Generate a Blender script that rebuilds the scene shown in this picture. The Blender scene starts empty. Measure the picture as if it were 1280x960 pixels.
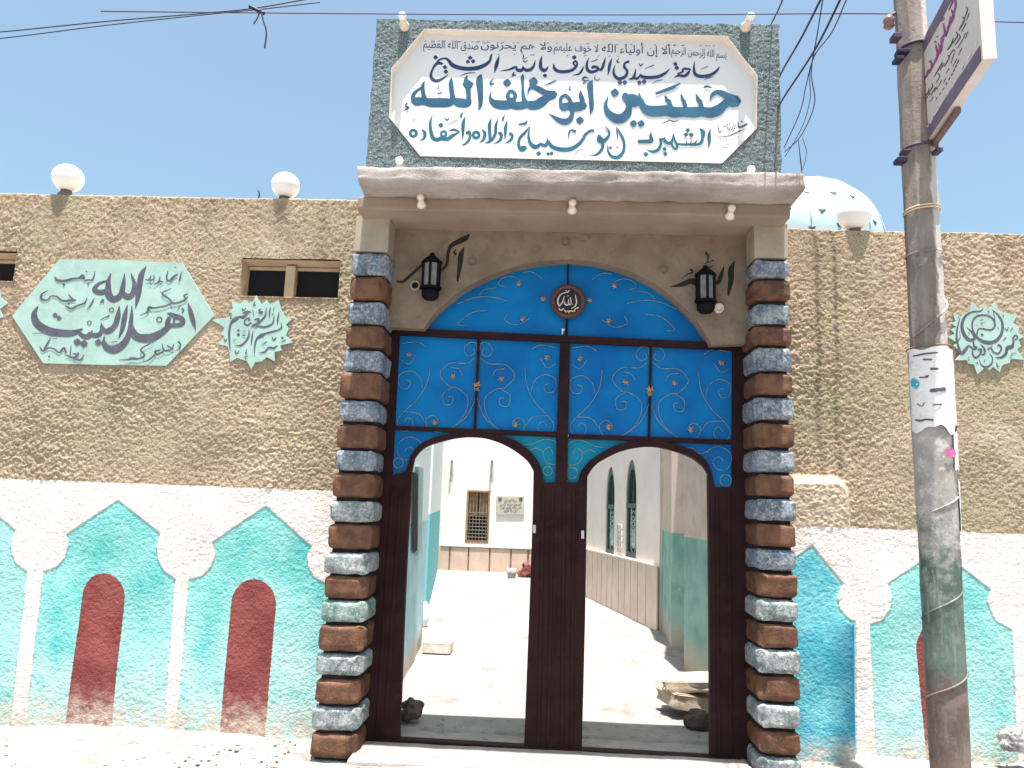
import bpy, bmesh, math, random
import numpy as np
from mathutils import Vector, Matrix, geometry, noise as mnoise
random.seed(7)
scene = bpy.context.scene
COL = scene.collection

# ------------------------------------------------------------------ camera
FPX = 960.0                                   # focal length in pixels of a 1280 px wide frame
CAM = np.array([0.0, -5.6, 1.6])
def _axes(yaw, pitch, roll):
    y, p, r = map(math.radians, (yaw, pitch, roll))
    fw = np.array([-math.sin(y)*math.cos(p), math.cos(y)*math.cos(p), math.sin(p)])
    rt = np.array([math.cos(y), math.sin(y), 0.0]); up = np.cross(rt, fw)
    return fw, rt*math.cos(r)+up*math.sin(r), -rt*math.sin(r)+up*math.cos(r)
FW, RT, UP = _axes(2.5, 9.0, 2.0)
cd = bpy.data.cameras.new('camera'); cd.sensor_width = 36; cd.lens = FPX/1280*36
cd.clip_start = .05; cd.clip_end = 2000
cam = bpy.data.objects.new('camera', cd); COL.objects.link(cam)
M = Matrix.Identity(4)
for i in range(3):
    M[i][0] = RT[i]; M[i][1] = UP[i]; M[i][2] = -FW[i]; M[i][3] = CAM[i]
cam.matrix_world = M; scene.camera = cam

# ------------------------------------------------------------------ light
SUN = Vector((.035, -.167, 1.0)).normalized()     # direction towards the sun (near noon)
elev = math.asin(SUN.z); az = math.atan2(SUN.x, SUN.y)
W = bpy.data.worlds.new('World'); scene.world = W; W.use_nodes = True
wn = W.node_tree.nodes; wl = W.node_tree.links
sky = wn.new('ShaderNodeTexSky'); sky.sky_type = 'NISHITA'; sky.sun_disc = False
sky.sun_elevation = elev; sky.sun_rotation = az; sky.air_density = 1.0; sky.dust_density = 4.0; sky.ozone_density = 1.0
tint = wn.new('ShaderNodeMix'); tint.data_type = 'RGBA'; tint.blend_type = 'MULTIPLY'; tint.inputs[0].default_value = 1
tint.inputs[7].default_value = (.93, 1.05, .97, 1)               # dusty desert air, slightly greener than the model
wl.new(sky.outputs[0], tint.inputs[6]); wl.new(tint.outputs[2], wn['Background'].inputs[0]); wn['Background'].inputs[1].default_value = .096
sd = bpy.data.lights.new('sun', 'SUN'); sd.energy = 5.0; sd.angle = math.radians(.6); sd.color = (1, .945, .915)
so = bpy.data.objects.new('sun', sd); COL.objects.link(so)
so.rotation_euler = (-SUN).to_track_quat('-Z', 'Y').to_euler(); so.location = (0, -3, 12)
scene.view_settings.view_transform = 'Standard'; scene.view_settings.look = 'None'
scene.view_settings.gamma = 1; scene.view_settings.exposure = 1.42
scene.cycles.max_bounces = 8; scene.cycles.diffuse_bounces = 5

# ------------------------------------------------------------------ survey helpers
# (photo measurements -> points on known planes of the place)
def U(pts, Y=0.0):
    a = np.atleast_2d(np.array(pts, float))
    d = FW*FPX + np.outer(a[:, 0]-640, RT) + np.outer(480-a[:, 1], UP)
    t = (Y-CAM[1])/d[:, 1]
    return CAM + d*t[:, None]
def UP1(x, y, Y=0.0): return U([(x, y)], Y)[0]
def UZ(x, y, Z):
    d = FW*FPX + RT*(x-640) + UP*(480-y); return CAM + d*((Z-CAM[2])/d[2])
def UPL(pts, P0, N):
    a = np.atleast_2d(np.array(pts, float)); N = np.array(N, float)
    d = FW*FPX + np.outer(a[:, 0]-640, RT) + np.outer(480-a[:, 1], UP)
    t = ((np.array(P0)-CAM)@N)/(d@N)
    return CAM + d*t[:, None]

# ------------------------------------------------------------------ objects
def tag(o, label=None, cat=None, group=None, kind=None):
    if label: o['label'] = label
    if cat: o['category'] = cat
    if group: o['group'] = group
    if kind: o['kind'] = kind
    return o
def link(name, me, mat=None, parent=None):
    if mat is not None and not me.materials: me.materials.append(mat)
    o = bpy.data.objects.new(name, me); COL.objects.link(o)
    if parent is not None:
        o.parent = parent
        o.matrix_parent_inverse = Matrix.Translation(-Vector(parent.location)) if parent.type == 'EMPTY' else Matrix.Identity(4)
    return o
def thing(name, label, cat, loc=(0, 0, 0), group=None):
    o = bpy.data.objects.new(name, None); COL.objects.link(o); o.location = tuple(float(v) for v in loc); o.empty_display_size = .1
    return tag(o, label, cat, group)
def mesh(name, v, f, smooth=False):
    me = bpy.data.meshes.new(name); me.from_pydata([tuple(map(float, p)) for p in v], [], [tuple(q) for q in f])
    if smooth: me.polygons.foreach_set('use_smooth', [True]*len(me.polygons))
    me.update(); return me
def fixn(me):
    bm = bmesh.new(); bm.from_mesh(me); bmesh.ops.recalc_face_normals(bm, faces=bm.faces); bm.to_mesh(me); bm.free(); return me
def obj(name, v, f, mat, parent=None, smooth=False, fix=True):
    me = mesh(name, v, f, smooth)
    if fix: fixn(me)
    return link(name, me, mat, parent)
def boxvf(x0, x1, y0, y1, z0, z1):
    v = [(x, y, z) for z in (z0, z1) for y in (y0, y1) for x in (x0, x1)]
    return v, [(0, 2, 3, 1), (4, 5, 7, 6), (0, 1, 5, 4), (2, 6, 7, 3), (0, 4, 6, 2), (1, 3, 7, 5)]
def bevelled(me, w=.006, seg=2):
    bm = bmesh.new(); bm.from_mesh(me)
    es = [e for e in bm.edges if len(e.link_faces) == 2 and e.calc_face_angle(0) > .5]
    bmesh.ops.bevel(bm, geom=es, offset=w, segments=seg, affect='EDGES', profile=.5, clamp_overlap=True)
    bm.to_mesh(me); bm.free(); return me
def box(name, x0, x1, y0, y1, z0, z1, mat, parent=None, bev=0):
    v, f = boxvf(x0, x1, y0, y1, z0, z1); me = fixn(mesh(name, v, f))
    if bev: bevelled(me, bev)
    return link(name, me, mat, parent)
def prism(name, pts, ext, mat, parent=None, bev=0):
    """pts: planar 3-D outline, ext: extrusion vector"""
    n = len(pts); e = np.array(ext, float); pts = np.array(pts, float)
    v = list(pts)+list(pts+e)
    me = bpy.data.meshes.new(name)
    tri = geometry.tessellate_polygon([[Vector(p) for p in pts]])
    f = [tuple(t) for t in tri]+[tuple(i+n for i in t) for t in tri]
    f += [(i, (i+1) % n, (i+1) % n+n, i+n) for i in range(n)]
    me.from_pydata([tuple(map(float, p)) for p in v], [], f); fixn(me)
    if bev: bevelled(me, bev)
    return link(name, me, mat, parent)
def pxprism(name, px, Y0, Y1, mat, parent=None, Yref=None, bev=0):
    p = U(px, Y0 if Yref is None else Yref); p[:, 1] = Y0
    return prism(name, p, (0, Y1-Y0, 0), mat, parent, bev)
def catmull(P, n=6, closed=False):
    P = np.array(P, float)
    if len(P) < 3 and not closed:
        return np.array([P[0]+(P[-1]-P[0])*t for t in np.linspace(0, 1, n+1)])
    if closed: Q = np.vstack([P[-1], P, P[0], P[1]])
    else: Q = np.vstack([2*P[0]-P[1], P, 2*P[-1]-P[-2]])
    out = []
    for i in range(1, len(Q)-2):
        a, b, c, d = Q[i-1], Q[i], Q[i+1], Q[i+2]
        for t in np.arange(n)/n:
            out.append(.5*((2*b)+(-a+c)*t+(2*a-5*b+4*c-d)*t*t+(-a+3*b-3*c+d)*t**3))
    out.append(Q[-2]); return np.array(out)
def tubevf(P, r, sides=6, cap=True):
    P = np.array(P, float); n = len(P); rr = np.full(n, r) if np.isscalar(r) else np.array(r, float)
    T = np.gradient(P, axis=0); T /= np.linalg.norm(T, axis=1)[:, None]+1e-12
    u = np.cross(T[0], [0, 0, 1.0]);
    if np.linalg.norm(u) < .05: u = np.cross(T[0], [1.0, 0, 0])
    u /= np.linalg.norm(u); v = []; f = []
    for i in range(n):
        u = u-T[i]*(u@T[i]); u /= np.linalg.norm(u)+1e-12; w = np.cross(T[i], u)
        for k in range(sides):
            a = 2*math.pi*k/sides; v.append(P[i]+rr[i]*(u*math.cos(a)+w*math.sin(a)))
    for i in range(n-1):
        for k in range(sides):
            a = i*sides+k; b = i*sides+(k+1) % sides; f.append((a, b, b+sides, a+sides))
    if cap: f += [tuple(range(sides))[::-1], tuple((n-1)*sides+k for k in range(sides))]
    return v, f
def tube(name, P, r, mat, parent=None, sides=6):
    v, f = tubevf(P, r, sides); return obj(name, v, f, mat, parent, smooth=True)
def lathevf(prof, c=(0, 0, 0), n=20, sx=1, sy=1):
    v = []; f = []
    for r, z in prof:
        for k in range(n):
            a = 2*math.pi*k/n; v.append((c[0]+sx*r*math.cos(a), c[1]+sy*r*math.sin(a), c[2]+z))
    for i in range(len(prof)-1):
        for k in range(n): a = i*n+k; b = i*n+(k+1) % n; f.append((a, b, b+n, a+n))
    return v, f
def lathe(name, prof, c, mat, parent=None, n=20, rot=None, smooth=True):
    v, f = lathevf(prof, (0, 0, 0), n)
    if rot is not None: v = [rot @ Vector(p) for p in v]
    v = [Vector(p)+Vector(c) for p in v]
    return obj(name, v, f, mat, parent, smooth)
class Merge:
    def __init__(s): s.v = []; s.f = []
    def add(s, v, f):
        o = len(s.v); s.v += [tuple(map(float, p)) for p in v]; s.f += [tuple(i+o for i in q) for q in f]; return s
    def obj(s, name, mat, parent=None, smooth=False, fix=True): return obj(name, s.v, s.f, mat, parent, smooth, fix)

# ------------------------------------------------------------------ numpy noise
def vn(x, y, cell, seed=0):
    rs = np.random.RandomState(seed); G = rs.rand(256, 256)
    X = x/cell; Y = y/cell; xi = np.floor(X).astype(int); yi = np.floor(Y).astype(int)
    fx = X-xi; fy = Y-yi; fx = fx*fx*(3-2*fx); fy = fy*fy*(3-2*fy)
    g = lambda a, b: G[(a+seed*13) % 256, (b+seed*7) % 256]
    return (g(xi, yi)*(1-fx)+g(xi+1, yi)*fx)*(1-fy)+(g(xi, yi+1)*(1-fx)+g(xi+1, yi+1)*fx)*fy
def sdf(poly, x, z):
    """signed distance, positive inside"""
    p = np.array(poly, float); n = len(p); d = np.full(x.shape, 1e9); ins = np.zeros(x.shape, bool)
    for i in range(n):
        a = p[i]; b = p[(i+1) % n]; e = b-a; wx = x-a[0]; wz = z-a[1]
        t = np.clip((wx*e[0]+wz*e[1])/(e@e+1e-12), 0, 1)
        d = np.minimum(d, np.hypot(wx-e[0]*t, wz-e[1]*t))
        c = (a[1] > z) != (b[1] > z)
        with np.errstate(divide='ignore', invalid='ignore'):
            xx = e[0]*(z-a[1])/(e[1] if abs(e[1]) > 1e-9 else 1e-9)+a[0]
        ins ^= c & (x < xx)
    return np.where(ins, d, -d)

# ------------------------------------------------------------------ materials
class NT:
    def __init__(s, name, rough=.8, spec=.3):
        s.m = bpy.data.materials.new(name); s.m.use_nodes = True; s.t = s.m.node_tree
        s.b = s.t.nodes['Principled BSDF']; s.b.inputs['Roughness'].default_value = rough
        s.b.inputs['Specular IOR Level'].default_value = spec
    def n(s, k, **a):
        q = s.t.nodes.new(k)
        for x, y in a.items(): setattr(q, x, y)
        return q
    def l(s, a, b): s.t.links.new(a, b)
    def val(s, sock, v):
        if isinstance(v, (int, float)): sock.default_value = v
        elif isinstance(v, tuple): sock.default_value = v if len(v) == 4 else (*v, 1)
        else: s.l(v, sock)
    def co(s): 
        if not hasattr(s, '_c'): s._c = s.n('ShaderNodeNewGeometry').outputs['Position']
        return s._c
    def noise(s, scale, det=4, rough=.6, stretch=None, dist=0):
        q = s.n('ShaderNodeTexNoise'); q.inputs['Scale'].default_value = scale; q.inputs['Detail'].default_value = det
        q.inputs['Roughness'].default_value = rough; q.inputs['Distortion'].default_value = dist
        c = s.co()
        if stretch:
            m = s.n('ShaderNodeMapping'); m.inputs['Scale'].default_value = stretch; s.l(c, m.inputs[0]); c = m.outputs[0]
        s.l(c, q.inputs['Vector']); return q.outputs['Fac']
    def voro(s, scale, feat='F1'):
        q = s.n('ShaderNodeTexVoronoi', feature=feat); q.inputs['Scale'].default_value = scale; s.l(s.co(), q.inputs['Vector'])
        return q.outputs['Distance']
    def ramp(s, fac, a, b, lo=0., hi=1.):
        q = s.n('ShaderNodeMapRange'); q.interpolation_type = 'SMOOTHSTEP'
        s.val(q.inputs['Value'], fac); q.inputs['From Min'].default_value = a; q.inputs['From Max'].default_value = b
        q.inputs['To Min'].default_value = lo; q.inputs['To Max'].default_value = hi; return q.outputs[0]
    def mix(s, fac, a, b, mode='MIX'):
        q = s.n('ShaderNodeMix', data_type='RGBA', blend_type=mode)
        s.val(q.inputs[0], fac); s.val(q.inputs[6], a); s.val(q.inputs[7], b); return q.outputs[2]
    def math(s, op, a, b=0.):
        q = s.n('ShaderNodeMath', operation=op); s.val(q.inputs[0], a); s.val(q.inputs[1], b); return q.outputs[0]
    def attr(s, name): return s.n('ShaderNodeAttribute', attribute_name=name).outputs['Fac']
    def bump(s, h, strength=.5, dist=.01):
        q = s.n('ShaderNodeBump'); q.inputs['Strength'].default_value = strength; q.inputs['Distance'].default_value = dist
        s.l(h, q.inputs['Height']); s.l(q.outputs[0], s.b.inputs['Normal']); return s
    def col(s, c): s.val(s.b.inputs['Base Color'], c); return s
def plain(name, c, rough=.7, var=.18, scale=8, bump=.3, bscale=60, bdist=.003, metal=0, spec=.3, dirt=None):
    t = NT(name, rough, spec); t.b.inputs['Metallic'].default_value = metal
    a = tuple(min(1, x*(1+var)) for x in c); b = tuple(x*(1-var) for x in c)
    k = t.mix(t.ramp(t.noise(scale, 5), .3, .7), b, a)
    if dirt: k = t.mix(t.ramp(t.noise(scale*2.3, 6, .7), .52, .72), k, dirt)
    t.col(k)
    if bump: t.bump(t.noise(bscale, 4), bump, bdist)
    return t.m

def stucco(name, upper=True, a=(.335, .26, .18), b=(.44, .345, .24), green=(.285, .27, .16)):
    """rough-cast wall; painted band, cyan arches and red doors come from distances stored on the mesh"""
    t = NT(name, .92, .12)
    wob = t.math('MULTIPLY', t.math('SUBTRACT', t.noise(55, 3), .5), .012)
    tan = t.mix(t.ramp(t.noise(2.2, 5), .35, .65), a, b)
    tan = t.mix(t.ramp(t.noise(1.1, 4, .65), .5, .66, 0, .7), tan, green)
    tan = t.mix(t.ramp(t.noise(.8, 3, .6), .54, .7, 0, .6), tan, (.50, .35, .25))
    tan = t.mix(t.ramp(t.noise(85, 3, .7), .46, .64, 0, .8), tan, (.17, .125, .085))
    tan = t.mix(t.ramp(t.noise(5, 6, .7), .60, .75, 0, .5), tan, (.62, .52, .40))
    streak = t.noise(3.2, 4, .6, stretch=(2.6, 2.6, .12))
    tan = t.mix(t.ramp(streak, .56, .72, 0, .5), tan, (.29, .22, .15))
    tan = t.mix(t.ramp(t.noise(1.7, 3, .5), .56, .66, 0, .45), tan, (.47, .375, .29))
    tan = t.mix(t.attr('stain_shadow'), tan, (.12, .09, .06))
    white = t.mix(t.ramp(t.noise(4, 5), .35, .7), (.66, .59, .545), (.72, .675, .64))
    white = t.mix(t.ramp(t.noise(60, 4, .7), .6, .75, 0, .4), white, (.5, .42, .34)); white = t.mix(t.ramp(t.noise(2.3, 6, .7), .52, .7, 0, .5), white, (.62, .53, .46)); white = t.mix(t.math('MULTIPLY', t.attr('stain_shadow'), .5), white, (.45, .38, .32))
    band = t.ramp(t.math('ADD', t.attr('band'), wob), -.003, .003)
    tan = t.mix(t.math('MULTIPLY', t.ramp(t.attr('butt'), -.01, .03, 0, .85), t.ramp(t.noise(6, 5), .3, .6, .6, 1)), tan, (.52, .41, .31))
    base = t.mix(band, tan, white)
    n1 = t.ramp(t.noise(3.3, 5, .65), .38, .66); n2 = t.ramp(t.noise(1.4, 3), .35, .65)
    cy = t.mix(n1, (.10, .43, .41), (.22, .54, .50)); cy = t.mix(t.math('MULTIPLY', n2, .7), cy, (.34, .57, .535))
    low = t.ramp(t.attr('height'), .15, .9, .55, 0.)
    cy = t.mix(t.math('MULTIPLY', low, t.ramp(t.noise(5, 5), .3, .6)), cy, (.55, .68, .64))
    cy = t.mix(t.ramp(t.noise(75, 4, .75), .62, .76, 0, .75), cy, (.72, .74, .70))
    bl = t.mix(n1, (.06, .33, .42), (.17, .48, .53)); bl = t.mix(t.ramp(t.noise(70, 4, .75), .6, .75, 0, .7), bl, (.6, .68, .7))
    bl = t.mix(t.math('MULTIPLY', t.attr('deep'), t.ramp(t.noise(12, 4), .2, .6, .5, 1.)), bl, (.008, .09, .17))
    cy = t.mix(t.ramp(t.attr('blue'), 0, .05), cy, bl)
    cyf = t.ramp(t.math('ADD', t.attr('cyan'), wob), -.003, .003)
    base = t.mix(cyf, base, cy)
    edge = t.ramp(t.math('ABSOLUTE', t.math('ADD', t.attr('cyan'), wob)), .002, .009, .5, 0)
    base = t.mix(t.math('MULTIPLY', edge, t.ramp(t.noise(9, 3), .4, .6)), base, (.22, .26, .26))
    rd = t.mix(t.ramp(t.noise(4, 4), .35, .65), (.185, .045, .043), (.24, .070, .063))
    rd = t.mix(t.math('MULTIPLY', t.ramp(t.attr('height'), .0, .35, .7, 0), t.ramp(t.noise(14, 5, .7), .42, .65)), rd, (.45, .30, .26))
    rd = t.mix(t.ramp(t.noise(70, 4, .75), .64, .78, 0, .7), rd, (.6, .5, .46))
    base = t.mix(t.ramp(t.math('ADD', t.attr('red'), wob), -.003, .003), base, rd)
    dirt = t.math('MULTIPLY', t.ramp(t.attr('height'), .0, .22, 1, 0), t.ramp(t.noise(9, 5, .7), .35, .6, .1, .9))
    base = t.mix(dirt, base, (.52, .44, .35))
    t.col(base)
    h = t.math('ADD', t.math('MULTIPLY', t.noise(150, 3, .6), .5), t.math('MULTIPLY', t.math('SUBTRACT', 1., t.voro(78)), .8))
    t.bump(h, .45, .005); return t.m
M_STUCCO = stucco('rough_cast_painted')
M_CONC = plain('cornice_cement', (.285, .22, .165), .85, .12, 3, .35, 120, .002, dirt=(.26, .20, .15))
def concrete_top():
    t = NT('fascia_weathered', .85, .2)
    c = t.mix(t.ramp(t.noise(2.5, 5, .6, stretch=(1, 1, .4)), .35, .65), (.30, .255, .225), (.43, .385, .355))
    c = t.mix(t.ramp(t.noise(14, 6, .75), .5, .75, 0, .8), c, (.27, .22, .19))
    t.col(c); t.bump(t.noise(60, 6, .75), .9, .008); return t.m
M_FASCIA = concrete_top()
M_SPAND = plain('spandrel_render', (.215, .165, .12), .9, .18, 5, .5, 160, .002, dirt=(.165, .12, .09))
M_CREAM = plain('pillar_cream', (.34, .29, .225), .85, .12, 6, .4, 130, .002)
def chip():
    t = NT('green_rough_cast', .85, .25)
    c = t.mix(t.ramp(t.noise(150, 4, .75), .36, .6), (.03, .055, .06), (.165, .21, .21))
    c = t.mix(t.ramp(t.noise(2, 4), .4, .65, 0, .6), c, (.10, .12, .13)); c = t.mix(t.ramp(t.noise(150, 3, .6), .56, .68, 0, .8), c, (.48, .52, .50))
    t.col(c); t.bump(t.noise(130, 4, .7), .6, .003); return t.m
M_CHIP = chip()
M_BOARD = plain('sign_white', (.68, .675, .675), .45, .02, 1.5, .1, 30, .001, dirt=(.655, .645, .645))
M_REVEAL = plain('sign_reveal', (.72, .65, .56), .7, .06, 6, .3, 80, .002)
def brick_brown():
    t = NT('brick_brown', .62, .25)
    c = t.mix(t.ramp(t.noise(9, 5, .65), .35, .65), (.09, .042, .026), (.17, .082, .045))
    c = t.mix(t.ramp(t.noise(28, 5, .7), .56, .72, 0, .8), c, (.23, .125, .065))
    c = t.mix(t.ramp(t.noise(150, 3, .7), .62, .75, 0, .4), c, (.42, .31, .22))
    t.col(c); t.bump(t.noise(60, 5, .7), .8, .007); return t.m
def brick_blue(name, a, b, w):
    t = NT(name, .7, .2)
    c = t.mix(t.ramp(t.noise(8, 5, .65), .35, .65), a, b)
    c = t.mix(t.ramp(t.math('ADD', t.noise(42, 6, .8), t.math('MULTIPLY', t.noise(9, 3), .35)), .60, .82, 0, .85), c, w)
    c = t.mix(t.ramp(t.noise(95, 4, .75), .58, .72, 0, .75), c, (.04, .05, .07))
    t.col(c); t.bump(t.noise(80, 5, .75), .9, .008); return t.m
M_BRN = brick_brown()
M_BLU = [brick_blue('brick_blue', (.07, .10, .15), (.17, .22, .27), (.46, .46, .44)),
         brick_blue('brick_grey', (.11, .15, .15), (.24, .28, .28), (.54, .54, .52)),
         brick_blue('brick_green', (.06, .13, .11), (.20, .29, .26), (.46, .52, .48))]
M_CORE = plain('joint_black', (.022, .014, .018), .8, .2, 20, .4, 100, .003)
M_GATE = plain('gate_oxide_paint', (.024, .008, .009), .7, .3, 5, .25, 40, .001, spec=.15, dirt=(.034, .013, .014))
def plexi(name, a, b):
    t = NT(name, .4, .15); c = t.mix(t.ramp(t.noise(1.6, 4), .3, .7), a, b)
    c = t.mix(t.ramp(t.noise(9, 6, .7, stretch=(1, 1, .5)), .6, .8, 0, .25), c, (.10, .30, .52)); t.col(c); t.bump(t.noise(4, 3), .15, .004); return t.m
M_BLUE = plexi('panel_blue', (.0, .105, .34), (.0, .185, .47))
M_TEAL = plexi('panel_teal_blue', (.0, .17, .32), (.005, .24, .38))
M_GOLD = plain('scroll_gilt', (.30, .31, .21), .45, .3, 30, 0, metal=.35, spec=.5)
M_LEAF = plain('leaf_gilt', (.42, .25, .12), .5, .35, 60, .5, 200, .002, metal=.2)
M_LANT = plain('lantern_black', (.007, .007, .010), .7, .2, 20, .2, 80, .001, spec=.1)
M_LGLASS = plain('lantern_glass', (.17, .165, .15), .3, .25, 25, .2, 60, .001, spec=.5)
M_PAINTK = plain('lettering_dark', (.018, .015, .015), .7, .2, 20, 0)
M_INK = plain('lettering_slate', (.085, .085, .11), .6, .2, 15, 0)
def signink():
    t = NT('lettering_blue', .45, .3)
    g = t.n('ShaderNodeSeparateXYZ'); t.l(t.co(), g.inputs[0])
    c = t.mix(t.ramp(t.noise(7, 4), .35, .65), (.012, .072, .14), (.022, .11, .18)); t.col(c); return t.m
M_SBLUE = signink()
M_SNAVY = plain('lettering_navy', (.016, .04, .12), .45, .25, 9, 0)
M_STEAL = plain('lettering_teal', (.012, .10, .15), .45, .25, 9, 0)
M_MINT = plain('plaque_mint', (.32, .47, .415), .85, .10, 5, .5, 70, .002, dirt=(.39, .50, .445))
M_GLOBE = plain('globe_glass', (.86, .84, .80), .25, .02, 5, .0, spec=.5)
M_BULB = plain('lamp_cream', (.74, .66, .54), .35, .06, 20, 0, spec=.4)
M_BASE = plain('lamp_base', (.16, .12, .09), .7, .2, 30, .3, 90, .001)
M_DARK = plain('dark_void', (.008, .008, .01), .9, .1, 5, 0)
M_WIRE = plain('cable_black', (.02, .02, .035), .6, .1, 5, 0)
M_WIREP = plain('cable_violet', (.07, .042, .085), .6, .1, 5, 0)
M_STONE = plain('broken_stone', (.085, .066, .058), .9, .25, 12, .8, 40, .01)
M_SLAB = plain('concrete_slab', (.40, .33, .25), .9, .18, 8, .7, 45, .006, dirt=(.36, .22, .11))
M_MEDR = plain('medallion_rim', (.10, .042, .030), .45, .2, 20, .2, 80, .001)
M_MEDC = plain('medallion_core', (.022, .012, .012), .5, .2, 20, .2, 80, .001)
M_SILV = plain('lettering_silver', (.55, .52, .52), .4, .1, 20, 0)
M_CRM = plain('lettering_cream', (.62, .5, .30), .5, .1, 20, 0)

# ------------------------------------------------------------------ painted lettering
DEP = [0.0]
TILE = dict(A=(500, 40, 10.667), B=(610, 40, 10.667), C=(720, 40, 10.667), D=(830, 40, 10.667), E=(500, 120, 10.667), F=(610, 120, 10.667),
            G=(720, 120, 10.667), H=(830, 120, 10.667), I=(10, 320, 6.857), J=(130, 320, 6.857), K=(265, 365, 9.6), L=(1180, 370, 9.6),
            M=(490, 280, 8.0), N=(820, 290, 8.0), O=(670, 320, 8.727), Q=(1120, 0, 4.8), R=(480, 320, 3.2), S=(690, 320, 3.2), T=(1110, 400, 3.2))
def parse(s):
    """'A 1,2,3 4,5,6' one brush stroke per line; 'A* x,y,size' diamond dots; 'A+ x,y,r,w' rings -> (kind, [(px,py,w)])"""
    for ln in s.strip().splitlines():
        for piece in ln.split(';'):
            w = piece.split()
            if not w: continue
            k = w[0]; ox, oy, sc = TILE[k[0]]; kind = k[1:] or '-'
            pts = [tuple(float(q) for q in p.split(',')) for p in w[1:]]
            yield kind, [(ox+p[0]/sc, oy+p[1]/sc)+tuple(q/sc for q in p[2:]) for p in pts]
def lettering(name, s, proj, mat, parent, out, step=5e-5, wmul=1.0):
    """proj: pixel points -> 3-D points on the surface; out: unit outward normal"""
    V = []; F = []; out = np.array(out, float); lift = .0008
    def put(px, faces, lifts):
        o = len(V); p = proj(px)+np.outer(lifts, out); V.extend(p); F.extend(tuple(i+o for i in q) for q in faces)
    for kind, pts in parse(s):
        if kind == '*':
            for x, y, sz in pts:
                h = sz*.5; ang = .12
                px = [(x+h*math.cos(a+ang)*(1 if i % 2 else 1.05), y+h*math.sin(a+ang)) for i, a in enumerate([0, .62, 1.57, 2.2, 3.14, 3.76, 4.71, 5.34])]
                px = [(x+(a-x)*(1 if i % 2 == 0 else .86), y+(b-y)*(1 if i % 2 == 0 else .86)) for i, (a, b) in enumerate(px)]
                put(px, [tuple(range(8))], [lift]*8); lift += step*2
            continue
        if kind == '+':
            for x, y, r, w in pts:
                px = []
                for i in range(16):
                    a = 2*math.pi*i/16; px += [(x+(r-w/2)*math.cos(a), y+(r-w/2)*math.sin(a)), (x+(r+w/2)*math.cos(a), y+(r+w/2)*math.sin(a))]
                put(px, [(2*i, 2*i+1, (2*i+3) % 32, (2*i+2) % 32) for i in range(16)], [lift]*32); lift += step*2
            continue
        C = catmull([p[:3] for p in pts], 6); n = len(C); xy = C[:, :2]; w = np.maximum(C[:, 2], .22)*wmul
        T = np.gradient(xy, axis=0); T /= np.linalg.norm(T, axis=1)[:, None]+1e-9; N = np.c_[-T[:, 1], T[:, 0]]
        L = xy+N*w[:, None]/2; Rr = xy-N*w[:, None]/2
        h0 = xy[0]-T[0]*w[0]*.35; h1 = xy[-1]+T[-1]*w[-1]*.35
        px = [h0]+[q for i in range(n) for q in (L[i], Rr[i])]+[h1]
        fs = [(0, 1, 2)]+[(1+2*i, 3+2*i, 4+2*i, 2+2*i) for i in range(n-1)]+[(2*n-1, 2*n+1, 2*n)]
        lf = [lift]+[lift+step*(i/n) for i in range(n) for _ in (0, 1)]+[lift+step]
        put(px, fs, lf); lift += step*1.2
    return obj(name, V, F, mat, parent, fix=False)

_F = {}
for ch, base, k in [('ا', 0xFE8D, 2), ('ب', 0xFE8F, 4), ('ة', 0xFE93, 2), ('ت', 0xFE95, 4), ('ج', 0xFE9D, 4), ('ح', 0xFEA1, 4), ('خ', 0xFEA5, 4), ('د', 0xFEA9, 2),
                    ('ذ', 0xFEAB, 2), ('ر', 0xFEAD, 2), ('ز', 0xFEAF, 2), ('س', 0xFEB1, 4), ('ش', 0xFEB5, 4), ('ص', 0xFEB9, 4), ('ط', 0xFEC1, 4), ('ظ', 0xFEC5, 4),
                    ('ع', 0xFEC9, 4), ('ف', 0xFED1, 4), ('ق', 0xFED5, 4), ('ك', 0xFED9, 4), ('ل', 0xFEDD, 4), ('م', 0xFEE1, 4), ('ن', 0xFEE5, 4), ('ه', 0xFEE9, 4),
                    ('و', 0xFEED, 2), ('ي', 0xFEF1, 4), ('أ', 0xFE83, 2), ('إ', 0xFE87, 2), ('ء', 0xFE80, 1), ('\u0001', 0xFEFB, 2)]: _F[ch] = (base, k)
def shape(s):
    s = s.replace('لا', '\u0001'); out = []
    for i, c in enumerate(s):
        if c not in _F: out.append(c); continue
        b, k = _F[c]; p = i > 0 and s[i-1] in _F and _F[s[i-1]][1] == 4
        n = i+1 < len(s) and s[i+1] in _F and _F[s[i+1]][1] >= 2 and k == 4
        p = p and k >= 2
        out.append(chr(b+(3 if p and n else 2 if n else 1 if p else 0)))
    return ''.join(reversed(out))
def typeset(name, text, left, right, h, proj, mat, parent, out, lift=.0008, slant=0, weight=0, arabic=True):
    """text stretched from pixel 'left' to pixel 'right' on its baseline; h: pixel height of one em"""
    cu = bpy.data.curves.new(name, 'FONT'); cu.body = shape(text) if arabic else text; cu.resolution_u = 2; cu.offset = weight
    o = bpy.data.objects.new(name, cu); COL.objects.link(o); dg = bpy.context.evaluated_depsgraph_get()
    me = bpy.data.meshes.new_from_object(o.evaluated_get(dg)); bpy.data.objects.remove(o); bpy.data.curves.remove(cu)
    n = len(me.vertices); co = np.zeros(n*3)
    if n == 0: return None
    me.vertices.foreach_get('co', co); co = co.reshape(-1, 3); x = co[:, 0]; y = co[:, 1]
    x = (x-x.min())/(x.max()-x.min()); l = np.array(left, float); r = np.array(right, float); d = r-l
    px = l+np.outer(x, d)+np.outer(y*h, [slant, -1.0])
    p = proj(px)+np.array(out)*lift; me.vertices.foreach_set('co', p.ravel()); me.materials.clear(); me.update()
    return link(name, me, mat, parent)

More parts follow.
